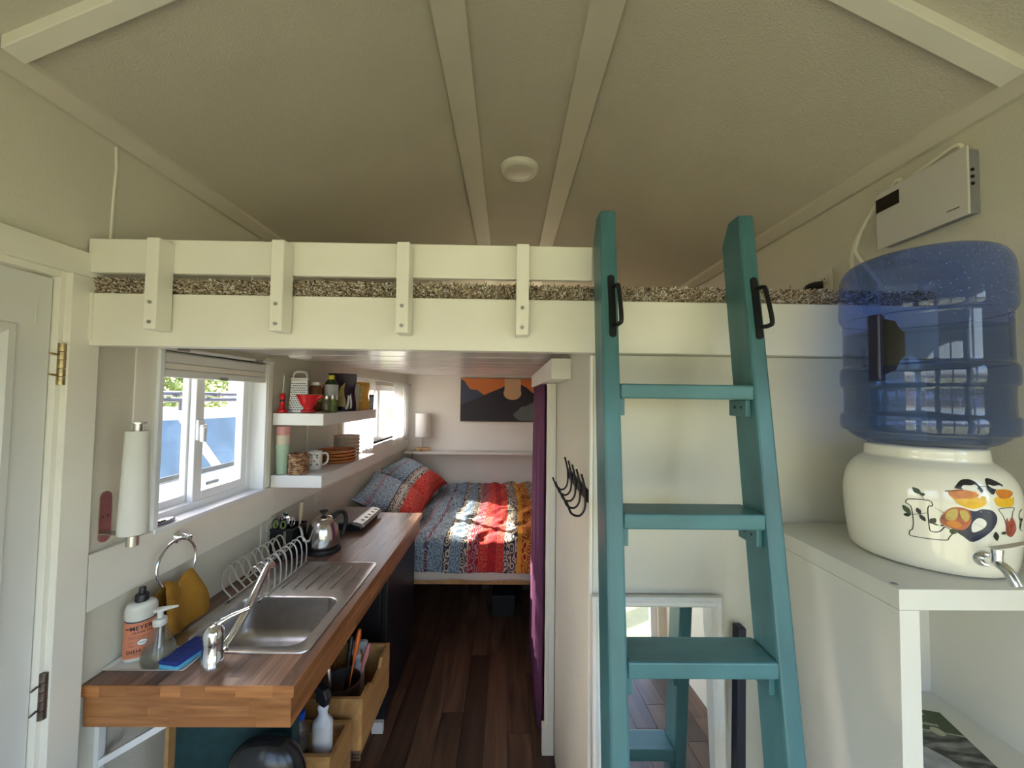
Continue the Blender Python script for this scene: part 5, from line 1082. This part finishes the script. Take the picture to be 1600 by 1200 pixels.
GLJ = glassy('jar_glass', (0.80, 0.82, 0.72), 0.03, 1.5, body=0.25, bodycol=(0.50, 0.47, 0.30))
jar('spice_jar', -0.945, 2.02, Z1, [(0.0, 0), (0.021, 0), (0.022, 0.003), (0.022, 0.066), (0.019, 0.072)], GLJ, 'small glass spice jar with steel lid beside the dripper', 'jar', STEEL, [(0.0205, 0.070), (0.0205, 0.086), (0.0, 0.087)])
jar('spice_jar', -0.945, 2.085, Z1, [(0.0, 0), (0.021, 0), (0.022, 0.003), (0.022, 0.066), (0.019, 0.072)], mat('jar_green_label', (0.16, 0.24, 0.06), 0.35, var=0.5, vscale=50), 'green spice jar behind the glass spice jar', 'jar', STEEL, [(0.0205, 0.070), (0.0205, 0.088), (0.0, 0.089)])
def pouch(name, x, y, z, w, h, d, m_, lab, rot, front=None):
    M = Matrix.Translation((x, y, z+0.0008)) @ Matrix.Rotation(rot, 4, 'Z')
    def f(s):
        def q(u, v):
            xx = (u-0.5)*w*(1-0.05*math.sin(v*3.1)); prof_ = (1-v**1.5)*d*0.5*math.sin(math.pi*u)**0.5+0.0015
            return M @ Vector((xx+0.004*math.sin(v*9), s*prof_+0.004*math.sin(v*6+u*5), v*h-0.004*abs(u-0.5)*v))
        return q
    m2 = MB().grid(f(-1), 16, 18); m2.grid(f(1), 16, 18)
    g = thing(name, (x, y, z), lab, 'bag'); build('pouch', m2, m_, g, 'full', weld=True)
    if front:
        fm, pts = front
        for k, (mm_, poly) in enumerate(pts):
            build('print', flat_poly(poly, lambda u, v: f(-1.06)(u, v)-M.to_3x3() @ Vector((0, 0.0015, 0)), 0.06), mm_, g)
    return g
PUR = mat('purple_black_foil', (0.020, 0.008, 0.030), 0.2, var=0.5, vscale=12, bump=0.6, bscale=40)
TANP = mat('tan_print', (0.36, 0.28, 0.09), 0.4, var=0.3, vscale=25); WHT = mat('white_print', (0.75, 0.73, 0.68), 0.4)
pouch('snack_pouch', -0.985, 2.30, Z1, 0.155, 0.222, 0.06, PUR, 'shiny dark purple food pouch standing on the upper shelf', math.radians(22),
      (None, [(TANP, [(0.30, 0.12), (0.62, 0.10), (0.60, 0.75), (0.45, 0.62)]), (WHT, [(0.62, 0.04), (0.70, 0.04), (0.80, 0.38), (0.74, 0.42)]), (WHT, [(0.78, 0.06), (0.84, 0.06), (0.86, 0.46), (0.80, 0.40)])]))
tag(build('card_box', MB().box(-0.955, -0.935, 2.385, 2.44, Z1+0.0006, Z1+0.165), mat('pale_green_card', (0.52, 0.56, 0.40), 0.6, var=0.1, vscale=30), bevel=0.001), 'slim pale green carton next to the purple pouch', 'carton')
KRA = mat('orange_kraft', (0.60, 0.30, 0.035), 0.5, var=0.15, vscale=20, bump=0.3, bscale=30)
pouch('flour_bag', -0.955, 2.50, Z1, 0.115, 0.178, 0.055, KRA, 'orange yellow paper bag near the end of the upper shelf', math.radians(12), (None, [(mat('bag_print', (0.50, 0.44, 0.20), 0.5, var=0.3, vscale=60), [(0.15, 0.30), (0.70, 0.30), (0.70, 0.85), (0.15, 0.85)])]))
jar('salt_bottle', -0.915, 2.60, Z1, [(0.0, 0), (0.014, 0), (0.015, 0.003), (0.015, 0.080), (0.013, 0.084)], mat('grey_blue_plastic', (0.27, 0.35, 0.40), 0.35), 'small grey blue bottle with black cap at the shelf end', 'bottle', BLACKP, [(0.015, 0.083), (0.015, 0.097), (0.0, 0.098)])
# lower shelf: tumblers, woven cup, mug, bowls
def tumbler(z, m_, lab):
    h = 0.145; pf = [(0.0, 0.001), (0.022, 0.001), (0.024, 0.004), (0.0335, h-0.002), (0.0342, h), (0.032, h), (0.0228, 0.006), (0.0, 0.005)]
    o = build('tumbler', MB().lathe(pf, (-1.106, 1.922, z), 36), m_, smooth=True); tag(o, lab, 'cup', 'nested tumblers on the lower shelf')
tumbler(Z2+0.0003, mat('mint_plastic', (0.42, 0.58, 0.44), 0.45), 'mint green tumbler at the bottom of the nested stack')
tumbler(Z2+0.046, mat('cream_plastic', (0.66, 0.60, 0.47), 0.45), 'cream tumbler in the middle of the nested stack')
tumbler(Z2+0.090, mat('blush_plastic', (0.66, 0.33, 0.31), 0.45), 'blush pink tumbler on top of the nested stack')
WOV, n, l, b = new_mat('woven_leather'); b.inputs['Roughness'].default_value = 0.45
tc = n.new('ShaderNodeTexCoord'); nz = n.new('ShaderNodeTexNoise'); nz.inputs['Scale'].default_value = 55; l.new(tc.outputs['Object'], nz.inputs['Vector'])
cr = n.new('ShaderNodeValToRGB'); cr.color_ramp.elements[0].position = 0.4; cr.color_ramp.elements[0].color = (0.16, 0.06, 0.022, 1); cr.color_ramp.elements[1].position = 0.65; cr.color_ramp.elements[1].color = (0.52, 0.33, 0.17, 1)
l.new(nz.outputs['Fac'], cr.inputs[0]); l.new(cr.outputs[0], b.inputs['Base Color'])
g = thing('woven_cup', (-1.028, 1.927, Z2), 'brown woven pattern pot on the lower shelf', 'pot')
build('core', MB().lathe([(0.0, 0.001), (0.036, 0.001), (0.039, 0.005), (0.0405, 0.098), (0.038, 0.1), (0.036, 0.01), (0.0, 0.008)], (-1.028, 1.927, Z2), 36), mat('woven_inner', (0.08, 0.03, 0.015), 0.6), g, True)
m_ = MB()
for r_ in range(9):
    pts = []
    for k in range(40):
        a = 2*math.pi*k/40; rad_ = 0.0412+0.0014*math.sin(k*math.pi/1.0+r_*math.pi)+0.0012*math.cos(a*10+r_*math.pi); pts.append((-1.028+rad_*math.cos(a), 1.927+rad_*math.sin(a), Z2+0.007+r_*0.0112+0.002*math.sin(a*6)))
    m_.tube(pts, 0.0052, 6, closed=True)
build('weave', m_, WOV, g, True, weld=False)
g = thing('mug', (-1.02, 2.06, Z2), 'white mug with black line drawings on the lower shelf', 'mug')
mx_, my_ = -1.018, 2.06
build('cup', MB().lathe([(0.0, 0.001), (0.036, 0.001), (0.038, 0.004), (0.039, 0.092), (0.0375, 0.094), (0.0355, 0.09), (0.035, 0.008), (0.0, 0.006)], (mx_, my_, Z2), 40), mat('mug_white', (0.74, 0.73, 0.70), 0.2), g, True)
hd3 = Vector((0.85, 0.5, 0)).normalized(); HM = lambda d, z: Vector((mx_, my_, Z2+z))+hd3*d
build('handle', MB().tube(smooth_path([HM(0.036, 0.078), HM(0.055, 0.080), HM(0.066, 0.062), HM(0.062, 0.036), HM(0.050, 0.022), HM(0.036, 0.020)], 4), 0.0052, 10), MATS['mug_white'], g, True)
def onmug(s, z): a = math.radians(-104)+s/0.039; return Vector((mx_+0.0397*math.cos(a), my_+0.0397*math.sin(a), Z2+z))
m_ = MB(); q = random.Random(4)
for k in range(46):
    s, z = q.uniform(-0.02, 0.042), q.uniform(0.018, 0.085); w, h_ = q.uniform(0.003, 0.009), q.uniform(0.0018, 0.0055)
    flat_poly([(s, z), (s+w, z+q.uniform(-.002, .002)), (s+w*.8, z+h_), (s+.2*w, z+h_*1.2)], onmug, 0.01, m_)
build('drawing', m_, BLACKP, g, weld=False)
build('drawing', MB().tube([onmug(-0.033+0.016*math.cos(a), 0.048+0.022*math.sin(a)) for a in [2*math.pi*k/20 for k in range(20)]], 0.0016, 5, closed=True), BLACKP, g)
m_ = MB(); flat_poly([(0.020, 0.046), (0.030, 0.044), (0.031, 0.050), (0.022, 0.052)], onmug, 0.01, m_); flat_poly([(0.012, 0.060), (0.016, 0.060), (0.016, 0.064), (0.012, 0.064)], onmug, 0.01, m_)
build('red_drawing', m_, RED, g, weld=False)
def dish(x, y, z, R, h, m_, lab, grp):
    pf = [(R*0.60, 0.0005), (R*0.88, 0.001), (R*0.945, h*0.30), (R*0.955, h*0.62), (R*0.995, h*0.72), (R, h*0.88), (R*0.985, h*0.985), (R*0.94, h*0.985), (R*0.90, h*0.5), (R*0.80, h*0.30), (0.0, h*0.28)]
    tag(build('dish', MB().lathe([(max(a, 0), b) for a, b in pf], (x, y, z), 48), m_, smooth=True), lab, 'dish', grp)
TERR = mat('terracotta_glaze', (0.42, 0.14, 0.04), 0.25, var=0.12, vscale=20, coat=0.2)
for k, w_ in enumerate(('bottom', 'second', 'third', 'top')): dish(-1.005, 2.30, Z2+0.0003+k*0.0182, 0.108, 0.0182, TERR, '%s terracotta dish of the stack on the lower shelf' % w_, 'terracotta dishes on the lower shelf')
STON = mat('speckled_beige', (0.47, 0.38, 0.28), 0.35, var=0.12, vscale=60)
for k, w_ in enumerate(('bottom', 'second', 'third', 'fourth', 'fifth', 'top')): dish(-1.030, 2.50, Z2+0.0003+k*0.0225, 0.080, 0.0225, STON, '%s beige dish of the tall stack on the lower shelf' % w_, 'beige dishes on the lower shelf')
# ================================================================== bed
BY0, BZ0 = 2.735, 0.42
g = thing('bed', (0.0, 3.6, 0.0), 'platform bed filling the far end of the room', 'bed')
build('platform', B(XL+0.02, XR-0.002, BY0, YF-0.002, 0.395, 0.428), PLY, g, bevel=0.002)
for xx in (XL+0.1, -0.2, 0.16): build('leg', B(xx, xx+0.06, BY0+0.75, BY0+0.81, 0.0, 0.395), mat('dark_leg', (0.05, 0.03, 0.02), 0.6) if 'dark_leg' not in MATS else MATS['dark_leg'], g)
build('mattress', B(XL+0.02, XR-0.004, BY0+0.012, YF-0.01, 0.429, 0.655), mat('sheet_cream', (0.66, 0.58, 0.47), 0.9, var=0.04, bump=0.3, bscale=14), g, bevel=0.03, seg=3)
build('fitted_sheet_skirt', MB().grid(lambda u, v: Vector((XL+0.03+(0.30-XL-0.03)*u, BY0+0.008+0.006*math.sin(u*22+v*2)*v-0.01*v, 0.50-0.075*v)), 60, 4), MATS['sheet_cream'], g, 'full', solid=0.003)
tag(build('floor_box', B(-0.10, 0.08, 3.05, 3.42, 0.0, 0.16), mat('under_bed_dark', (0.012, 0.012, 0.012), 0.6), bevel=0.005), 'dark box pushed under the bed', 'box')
# patterned bed linen ------------------------------------------------------
def linen(name, stops, axis, x0, x1, fine=70.0):
    """bands across the cloth (by the cloth's own u coordinate), each with its printed motif"""
    m, n, l, b = new_mat(name); b.inputs['Roughness'].default_value = 0.9
    at = n.new('ShaderNodeUVMap'); at.uv_map = 'cloth'
    sp_ = n.new('ShaderNodeSeparateXYZ'); l.new(at.outputs[0], sp_.inputs[0])
    cr = n.new('ShaderNodeValToRGB'); cr.color_ramp.interpolation = 'CONSTANT'; cd = n.new('ShaderNodeValToRGB'); cd.color_ramp.interpolation = 'CONSTANT'
    for ramp, ci in ((cr, 1), (cd, 2)):
        els = ramp.color_ramp.elements
        els[0].position = stops[0][0]; els[0].color = (*stops[0][ci], 1); els[1].position = stops[1][0]; els[1].color = (*stops[1][ci], 1)
        for s in stops[2:]: e = els.new(s[0]); e.color = (*s[ci], 1)
        l.new(sp_.outputs[0], ramp.inputs[0])
    mp = n.new('ShaderNodeMapping'); mp.inputs['Scale'].default_value = (fine, fine*0.62, 1); l.new(at.outputs[0], mp.inputs[0])
    vo = n.new('ShaderNodeTexVoronoi'); vo.inputs['Scale'].default_value = 1.0; l.new(mp.outputs[0], vo.inputs['Vector'])
    sn = n.new('ShaderNodeMath'); sn.operation = 'SINE'; ml = n.new('ShaderNodeMath'); ml.operation = 'MULTIPLY'; ml.inputs[1].default_value = 19.0
    l.new(vo.outputs['Distance'], ml.inputs[0]); l.new(ml.outputs[0], sn.inputs[0])
    gt = n.new('ShaderNodeMath'); gt.operation = 'GREATER_THAN'; gt.inputs[1].default_value = 0.15; l.new(sn.outputs[0], gt.inputs[0])
    mx = n.new('ShaderNodeMix'); mx.data_type = 'RGBA'; l.new(gt.outputs[0], mx.inputs[0]); l.new(cr.outputs[0], mx.inputs[6]); l.new(cd.outputs[0], mx.inputs[7])
    l.new(mx.outputs[2], b.inputs['Base Color']); return m
def add_uv(o, uvs):
    me = o.data; lay = me.uv_layers.new(name='cloth')
    for lp in me.loops: lay.data[lp.index].uv = uvs[lp.vertex_index]
SL = (0.13, 0.19, 0.24); DK = (0.03, 0.035, 0.05); LB = (0.30, 0.38, 0.46); PK = (0.40, 0.20, 0.22); RD = (0.52, 0.022, 0.02); RD2 = (0.62, 0.10, 0.06); MR = (0.28, 0.015, 0.025); YE = (0.66, 0.30, 0.03); CRM = (0.55, 0.45, 0.33)
DUV = linen('duvet_print', [(0.0, LB, SL), (0.05, PK, SL), (0.065, SL, LB), (0.115, DK, PK), (0.13, SL, LB), (0.205, DK, DK), (0.21, CRM, DK), (0.235, SL, LB), (0.29, DK, CRM), (0.318, CRM, MR), (0.325, MR, PK), (0.372, RD, RD2), (0.42, RD, MR), (0.46, RD, RD2), (0.50, CRM, DK), (0.53, DK, CRM), (0.562, YE, YE), (0.585, YE, MR), (0.65, CRM, DK), (0.70, SL, LB), (0.80, RD, RD2)], 0, 0, 1, 44.0)
def nz3(x, y, z=0.0): return noise.noise(Vector((x, y, z)))
DX0, DX1 = -0.74, 0.70
def duv(u, v):
    # v: 0 at the far wall, then over the near edge and down
    x = DX0+(DX1-DX0)*u; s = v*1.935                     # arc length along the cloth from the far wall
    ytop = YF-0.03; L1 = ytop-(BY0+0.03)
    wr = 0.020*nz3(x*5+2*nz3(x*2, s*2), s*3.2, 0.3)+0.020*(0.4-abs(nz3(x*7+s*4.5, s*1.6-x*2, 2.0)))+0.009*nz3(x*18+s*8, s*9, 4)
    d = 0.012*math.sin(x*9+s*2.2)*math.exp(-((x+0.05)/0.35)**2)
    sk = 0.06*math.sin(s*1.6)                           # bands wander a little
    if s < L1: p = Vector((x+sk*0.6, ytop-s, 0.700+wr*1.8+d+0.02*math.exp(-((x-0.15)/0.3)**2)))
    else:
        t = s-L1; r = 0.05
        if t < r*1.57: a = t/r; p = Vector((x+sk*0.6, BY0+0.03-r*math.sin(a), 0.700-r+r*math.cos(a)+wr*1.2))
        else: q = t-r*1.57; p = Vector((x+sk*0.6+0.02*q, BY0-0.020-0.012*math.sin(x*14)*q*4-abs(wr)*0.6, 0.650-q))
    return p
nu, nv = 120, 150; m_ = MB().grid(duv, nu, nv)
o = build('duvet', m_, DUV, smooth='full', solid=0.012, weld=False); add_uv(o, [(i/nu, j/nv*1.27) for j in range(nv+1) for i in range(nu+1)])
tag(o, 'rumpled bohemian striped duvet in red, slate and yellow on the bed', 'duvet')
PIL = linen('pillow_print', [(0.0, LB, SL), (0.18, PK, SL), (0.23, LB, SL), (0.46, DK, DK), (0.475, CRM, DK), (0.53, LB, CRM), (0.57, CRM, DK), (0.62, RD, RD2), (0.95, MR, RD)], 0, 0, 1, 17.0)
def pillow(c, xdir, ydir, w, h, t, lab, seed):
    xdir = Vector(xdir).normalized(); ydir = Vector(ydir); ydir = (ydir-xdir*ydir.dot(xdir)).normalized(); zd = xdir.cross(ydir); c = Vector(c)
    def f(s):
        def q(u, v):
            a, b_ = 2*u-1, 2*v-1
            prof_ = max(0, (1-abs(a)**2.6)*(1-abs(b_)**2.6))**0.55
            pin = 1-0.10*(1-abs(b_)**2)*abs(a)**3 if True else 1; pin2 = 1-0.10*(1-abs(a)**2)*abs(b_)**3
            p = c+xdir*(a*w/2*pin)+ydir*(b_*h/2*pin2)+zd*(s*t/2*prof_+0.010*nz3(a*2.2+seed, b_*2.2, s)*prof_)
            return p
        return q
    n_ = 30; m2 = MB().grid(f(1), n_, n_); k = len(m2.v); m2.grid(f(-1), n_, n_)
    o = build('pillow', m2, PIL, smooth='full', weld=False)
    uv = [(i/n_, j/n_) for j in range(n_+1) for i in range(n_+1)]; add_uv(o, uv+uv)
    bm = bmesh.new(); bm.from_mesh(o.data); bmesh.ops.remove_doubles(bm, verts=bm.verts, dist=1e-4); bm.to_mesh(o.data); bm.free()
    return tag(o, lab, 'pillow', 'patterned pillows on the bed')
pillow((-0.905, 3.16, 0.862), (0.62, 0.10, -0.36), (0.0, 1.0, 0.10), 0.56, 0.64, 0.18, 'nearer slate and red patterned pillow leaning on the left wall', 1)
pillow((-0.905, 3.87, 0.900), (0.60, -0.05, -0.33), (0.05, 1.0, 0.05), 0.56, 0.66, 0.19, 'farther slate and red patterned pillow behind the near one', 5)
# far shelf, lamp, painting
tag(build('wall_shelf', B(XL+0.02, 0.9, 4.30, YF-0.001, 1.066, 1.090), mat('far_shelf_paint', (0.74, 0.70, 0.64), 0.35), bevel=0.002), 'long thin white shelf on the far wall above the bed', 'shelf')
g = thing('table_lamp', (-0.955, 4.39, 1.09), 'small table lamp with white drum shade and wooden base', 'lamp')
build('base', MB().lathe([(0.0, 0.0006), (0.082, 0.001), (0.084, 0.006), (0.084, 0.030), (0.078, 0.036), (0.0, 0.036)], (-0.955, 4.39, 1.09), 32, sy=0.75), wood('lamp_wood', (0.40, 0.22, 0.10), (0.58, 0.36, 0.19), 0.5, 'X', 8, 0.0), g, True)
build('switch', B(-0.962, -0.948, 4.322, 4.330, 1.10, 1.118), BLACKP, g, bevel=0.002)
build('stem', MB().cyl((-0.955, 4.39, 1.126), (-0.955, 4.39, 1.30), 0.007, n=12), STEEL, g, True)
build('shade', MB().lathe([(0.084, 1.252-1.09), (0.085, 1.254-1.09), (0.085, 1.515-1.09), (0.083, 1.515-1.09), (0.083, 1.256-1.09)], (-0.955, 4.39, 1.09), 40), mat('lamp_shade_linen', (0.80, 0.76, 0.70), 0.8, bump=0.1, bscale=300), g, True)
m_ = MB().tube(smooth_path([(-1.03, 4.36, 1.091), (-1.06, 4.33, 1.093), (-1.045, 4.296, 1.08), (-1.045, 4.296, 0.98), (-1.05, 4.32, 0.86)], 5), 0.003, 6)
build('cord', m_, BLACKP, g, True)
g = thing('wall_painting', (-0.04, 4.475, 1.425), 'abstract mountain painting with orange sky and pale sun on the far wall', 'painting')
ax0, ax1, az0, az1 = -0.535, 0.43, 1.432, 1.925
build('frame', B(ax0-0.008, ax1+0.008, 4.458, YF-0.0008, az0-0.008, az1+0.003), mat('frame_brown', (0.10, 0.035, 0.02), 0.5), g)
Pm = lambda y: (lambda u, v: Vector((ax0+(ax1-ax0)*u, y, az0+(az1-az0)*v)))
def pshape(nm, poly, m_, y): build(nm, MB().prism(poly, y, y+0.0015, lambda p, t: (ax0+(ax1-ax0)*p[0], t, az0+(az1-az0)*p[1])), m_, g)
pshape('orange_sky', [(0, 0), (1, 0), (1, 1), (0, 1)], mat('art_orange', (0.66, 0.19, 0.045), 0.6, var=0.05), 4.4565)
s2 = smooth2
pshape('blue_mountain', [(0, 0), (0, 0.97), (0.035, 0.94), (0.075, 0.82), (0.11, 0.74), (0.20, 0.72), (0.235, 0.66), (0.28, 0.60), (0.31, 0.55), (0.31, 0)], mat('art_blue', (0.052, 0.068, 0.11), 0.6, var=0.06), 4.4545)
pshape('dark_mountain', [(0, 0), (0, 0.38), (0.12, 0.47), (0.27, 0.60), (0.36, 0.68), (0.46, 0.76), (0.52, 0.82), (0.60, 0.92), (0.70, 0.88), (0.78, 0.80), (0.85, 0.68), (0.93, 0.58), (1, 0.52), (1, 0)], mat('art_charcoal', (0.026, 0.024, 0.034), 0.6, var=0.06), 4.4525)
pshape('grey_mountain', [(0.70, 0.02), (0.655, 0.08), (0.625, 0.15), (0.64, 0.19), (0.69, 0.27), (0.72, 0.34), (0.78, 0.36), (0.85, 0.43), (0.93, 0.50), (1, 0.57), (1, 0)], mat('art_grey', (0.13, 0.155, 0.155), 0.6, var=0.06), 4.4505)
sunp = [(0.52, 1.0), (0.52, 0.72)]+[(0.615+0.107*math.cos(math.radians(a)), 0.655+0.155*math.sin(math.radians(a))) for a in range(150, 391, 15)]+[(0.715, 0.72), (0.715, 1.0)]
pshape('pale_sun', sunp, mat('art_sun', (0.66, 0.42, 0.22), 0.6, var=0.05), 4.4485)
# purple curtain
PURC = mat('purple_curtain_cloth', (0.15, 0.042, 0.105), 0.75, var=0.12, vscale=8)
m_ = MB().grid(lambda u, v: Vector((0.188+0.013*math.sin(u*52)+0.004*math.sin(u*19+v*3)-0.006*(1-v), 1.97+0.66*u+0.012*math.sin(v*4), 0.03+1.742*v)), 110, 14)
tag(build('door_curtain', m_, PURC, smooth='full', solid=0.003), 'purple curtain hanging below the white header box', 'curtain')
# ================================================================== outside
GRS = mat('grass_ground', (0.24, 0.245, 0.13), 0.95, var=0.35, vscale=1.2)
gr = build('ground', MB().box(-40, 40, -40, 40, -0.50, -0.48), GRS); struct(gr, 'dry green ground outside the house')
SUVW = mat('suv_white', (0.50, 0.53, 0.58), 0.25, coat=0.4); SUVG = mat('suv_glass_sky_tint', (0.07, 0.125, 0.21), 0.15, spec=0.4, var=0.35, vscale=2.5); SUVT = mat('tyre', (0.02, 0.02, 0.02), 0.8); SUVB = mat('suv_trim', (0.05, 0.055, 0.07), 0.4)  # SUV panes carry the reflected sky as a mottled blue base colour
g = thing('parked_suv', (-3.9, 3.0, -0.48), 'white SUV with roof rack parked outside the kitchen window', 'car')
GX = -0.48; sx0, sx1 = -4.85, -2.98; GZ = GX+0.38
yc = lambda p: 0.68+p                                   # nose towards the near end of the house
side = [(0.0, 0.26), (0.05, 0.68), (0.15, 0.90), (1.25, 0.99), (4.55, 1.03), (4.7, 0.85), (4.7, 0.26)]
build('lower_body', MB().prism(side, sx0, sx1, lambda p, t: (t, yc(p[0]), GZ+p[1])), SUVW, g, bevel=0.04, seg=3)
cab = [(1.20, 0.98), (1.90, 1.60), (2.1, 1.64), (4.3, 1.63), (4.6, 1.00)]
m_ = MB(); n_ = len(cab); inx = lambda z: 0.04+0.17*(z-0.98)/0.66
vs = [Vector((sx0+inx(p[1]), yc(p[0]), GZ+p[1])) for p in cab]+[Vector((sx1-inx(p[1]), yc(p[0]), GZ+p[1])) for p in cab]
m_.add(vs, [tuple(range(n_-1, -1, -1)), tuple(range(n_, 2*n_))]+[(i, (i+1) % n_, n_+(i+1) % n_, n_+i) for i in range(n_)])
build('cabin', m_, SUVW, g, bevel=0.03, seg=2)
def sidepane(poly): return MB().prism(poly, -1, 1, lambda p, t: Vector((sx1-inx(p[1])+0.004*t, yc(p[0]), GZ+p[1])))
for poly in ([(1.50, 1.06), (1.98, 1.54), (2.28, 1.555), (2.28, 1.06)], [(2.40, 1.06), (2.40, 1.555), (3.06, 1.55), (3.34, 1.06)], [(3.48, 1.06), (3.20, 1.545), (4.1, 1.535), (4.36, 1.06)]): build('side_window', sidepane(poly), SUVG, g)
build('pillar_band', sidepane([(2.285, 1.06), (2.285, 1.555), (2.395, 1.555), (2.395, 1.06)]), SUVB, g)
ws_ = lambda u, v: Vector((sx0+0.12+0.15*v+(sx1-sx0-0.24-0.30*v)*u, yc(1.20+0.06+0.56*v)-0.010, GZ+0.98+0.05+0.50*v+0.008))
build('windscreen', MB().add([ws_(0, 0), ws_(1, 0), ws_(1, 1), ws_(0, 1)]+[ws_(*q)+Vector((0, 0.012, -0.012)) for q in ((0, 0), (1, 0), (1, 1), (0, 1))], [(0, 1, 2, 3), (7, 6, 5, 4), (0, 4, 5, 1), (1, 5, 6, 2), (2, 6, 7, 3), (3, 7, 4, 0)]), SUVG, g)
build('wing_mirror', B(sx1-0.02, sx1+0.17, yc(1.62), yc(1.76), GZ+1.06, GZ+1.22), SUVB, g, bevel=0.03, seg=3)
for pp in (2.16, 3.20): build('door_handle', B(sx1-0.002, sx1+0.02, yc(pp), yc(pp+0.15), GZ+0.90, GZ+0.93), SUVB, g, bevel=0.006)
build('belt_moulding', B(sx1-0.050, sx1-0.030, yc(1.5), yc(4.4), GZ+1.02, GZ+1.055), SUVB, g)
for yy in (yc(0.85), yc(3.75)):
    for xx in (sx0-0.02, sx1-0.20): build('wheel', MB().cyl((xx, yy, GX+0.36), (xx+0.22, yy, GX+0.36), 0.36, n=28), SUVT, g, True)
for xx in (sx0+0.26, sx1-0.28):
    build('rack_rail', MB().tube([(xx, yc(2.0), GZ+1.74), (xx, yc(4.3), GZ+1.74)], 0.022, 8), SUVB, g, True)
    for pp in (2.1, 3.2, 4.1): build('rack_foot', MB().cyl((xx, yc(pp), GZ+1.61), (xx, yc(pp), GZ+1.74), 0.02, n=8), SUVB, g)
for pp in (2.05, 2.6, 3.1, 3.6, 4.1): build('rack_bar', MB().tube([(sx0+0.2, yc(pp), GZ+1.80), (sx1-0.20, yc(pp), GZ+1.80)], 0.024, 8), SUVB, g, True)
LEAF = mat('leaf_green', (0.13, 0.22, 0.045), 0.6, var=0.5, vscale=3); LEAF2 = mat('leaf_pale', (0.24, 0.32, 0.10), 0.6, var=0.4, vscale=3); BARK = mat('bark', (0.10, 0.075, 0.05), 0.9, var=0.3, vscale=20)
def tree(x, y, h, r, lm, lab, nl, seed, zc=None):
    q = random.Random(seed); g = thing('tree', (x, y, -0.48), lab, 'tree', 'trees outside the windows')
    zc = zc or h-r*0.8
    build('trunk', MB().tube([(x, y, -0.48), (x+0.05, y, zc*0.5), (x, y+0.04, zc)], [0.14, 0.10, 0.05], 10), BARK, g, True)
    m_ = MB()
    for k in range(nl):
        d = Vector((q.gauss(0, 1), q.gauss(0, 1), q.gauss(0, 1))).normalized()*r*(q.random()**0.4); c = Vector((x, y, zc))+Vector((d.x, d.y, d.z*0.85))
        a = Vector((q.gauss(0, 1), q.gauss(0, 1), q.gauss(0, 1))).normalized(); b_ = a.cross(Vector((q.random(), q.random(), q.random()))).normalized(); s = 0.05+0.06*q.random()
        m_.add([c-a*s, c+b_*s*.5, c+a*s, c-b_*s*.5], [(0, 1, 2, 3)])
    f = build('foliage', m_, lm, g, weld=False); f['kind'] = 'stuff'
tree(-5.2, 4.2, 5.6, 1.15, LEAF, 'unseen tree added to keep sun off the kitchen window', 5000, 1, 4.55)  # out of view, added so its crown blocks direct sun on the counter
for k, (x, y, h, r, lm) in enumerate(((-8.6, 9.4, 4.6, 1.8, LEAF2), (-12.6, 10.5, 4.8, 2.0, LEAF), (-9.0, 14.2, 5.0, 2.4, LEAF2), (-15, 15.5, 5.4, 2.8, LEAF), (-12.5, 5.6, 4.6, 2.2, LEAF2))):
    tree(x, y, h, r, lm, ['pale green tree beyond the white SUV', 'dark green tree left of the pale one beyond the SUV', 'pale tree farther back beyond the SUV', 'tall dark tree in the far background outside', 'pale tree far left outside the window'][k], 4500, 10+k, h*0.5)
# shed seen through the bedroom window
g = thing('garden_shed', (-4.6, 9.2, -0.48), 'pale shed with a brown window outside the bedroom', 'shed')
build('wall', B(-6.2, -3.6, 8.6, 10.2, -0.48, 2.5), mat('shed_cream', (0.66, 0.62, 0.52), 0.6, var=0.05), g)
w_ = build('window', B(-4.5, -3.9, 8.58, 8.6, 1.1, 1.95), mat('shed_window', (0.30, 0.24, 0.14), 0.2), g)
build('roof', MB().prism([(8.4, 2.5), (10.4, 2.5), (9.4, 3.2)], -6.4, -3.4, lambda p, t: (t, p[0], p[1])), mat('shed_roof', (0.25, 0.24, 0.23), 0.8), g)
for o in bpy.data.objects:
    if '_o' in o: del o['_o']
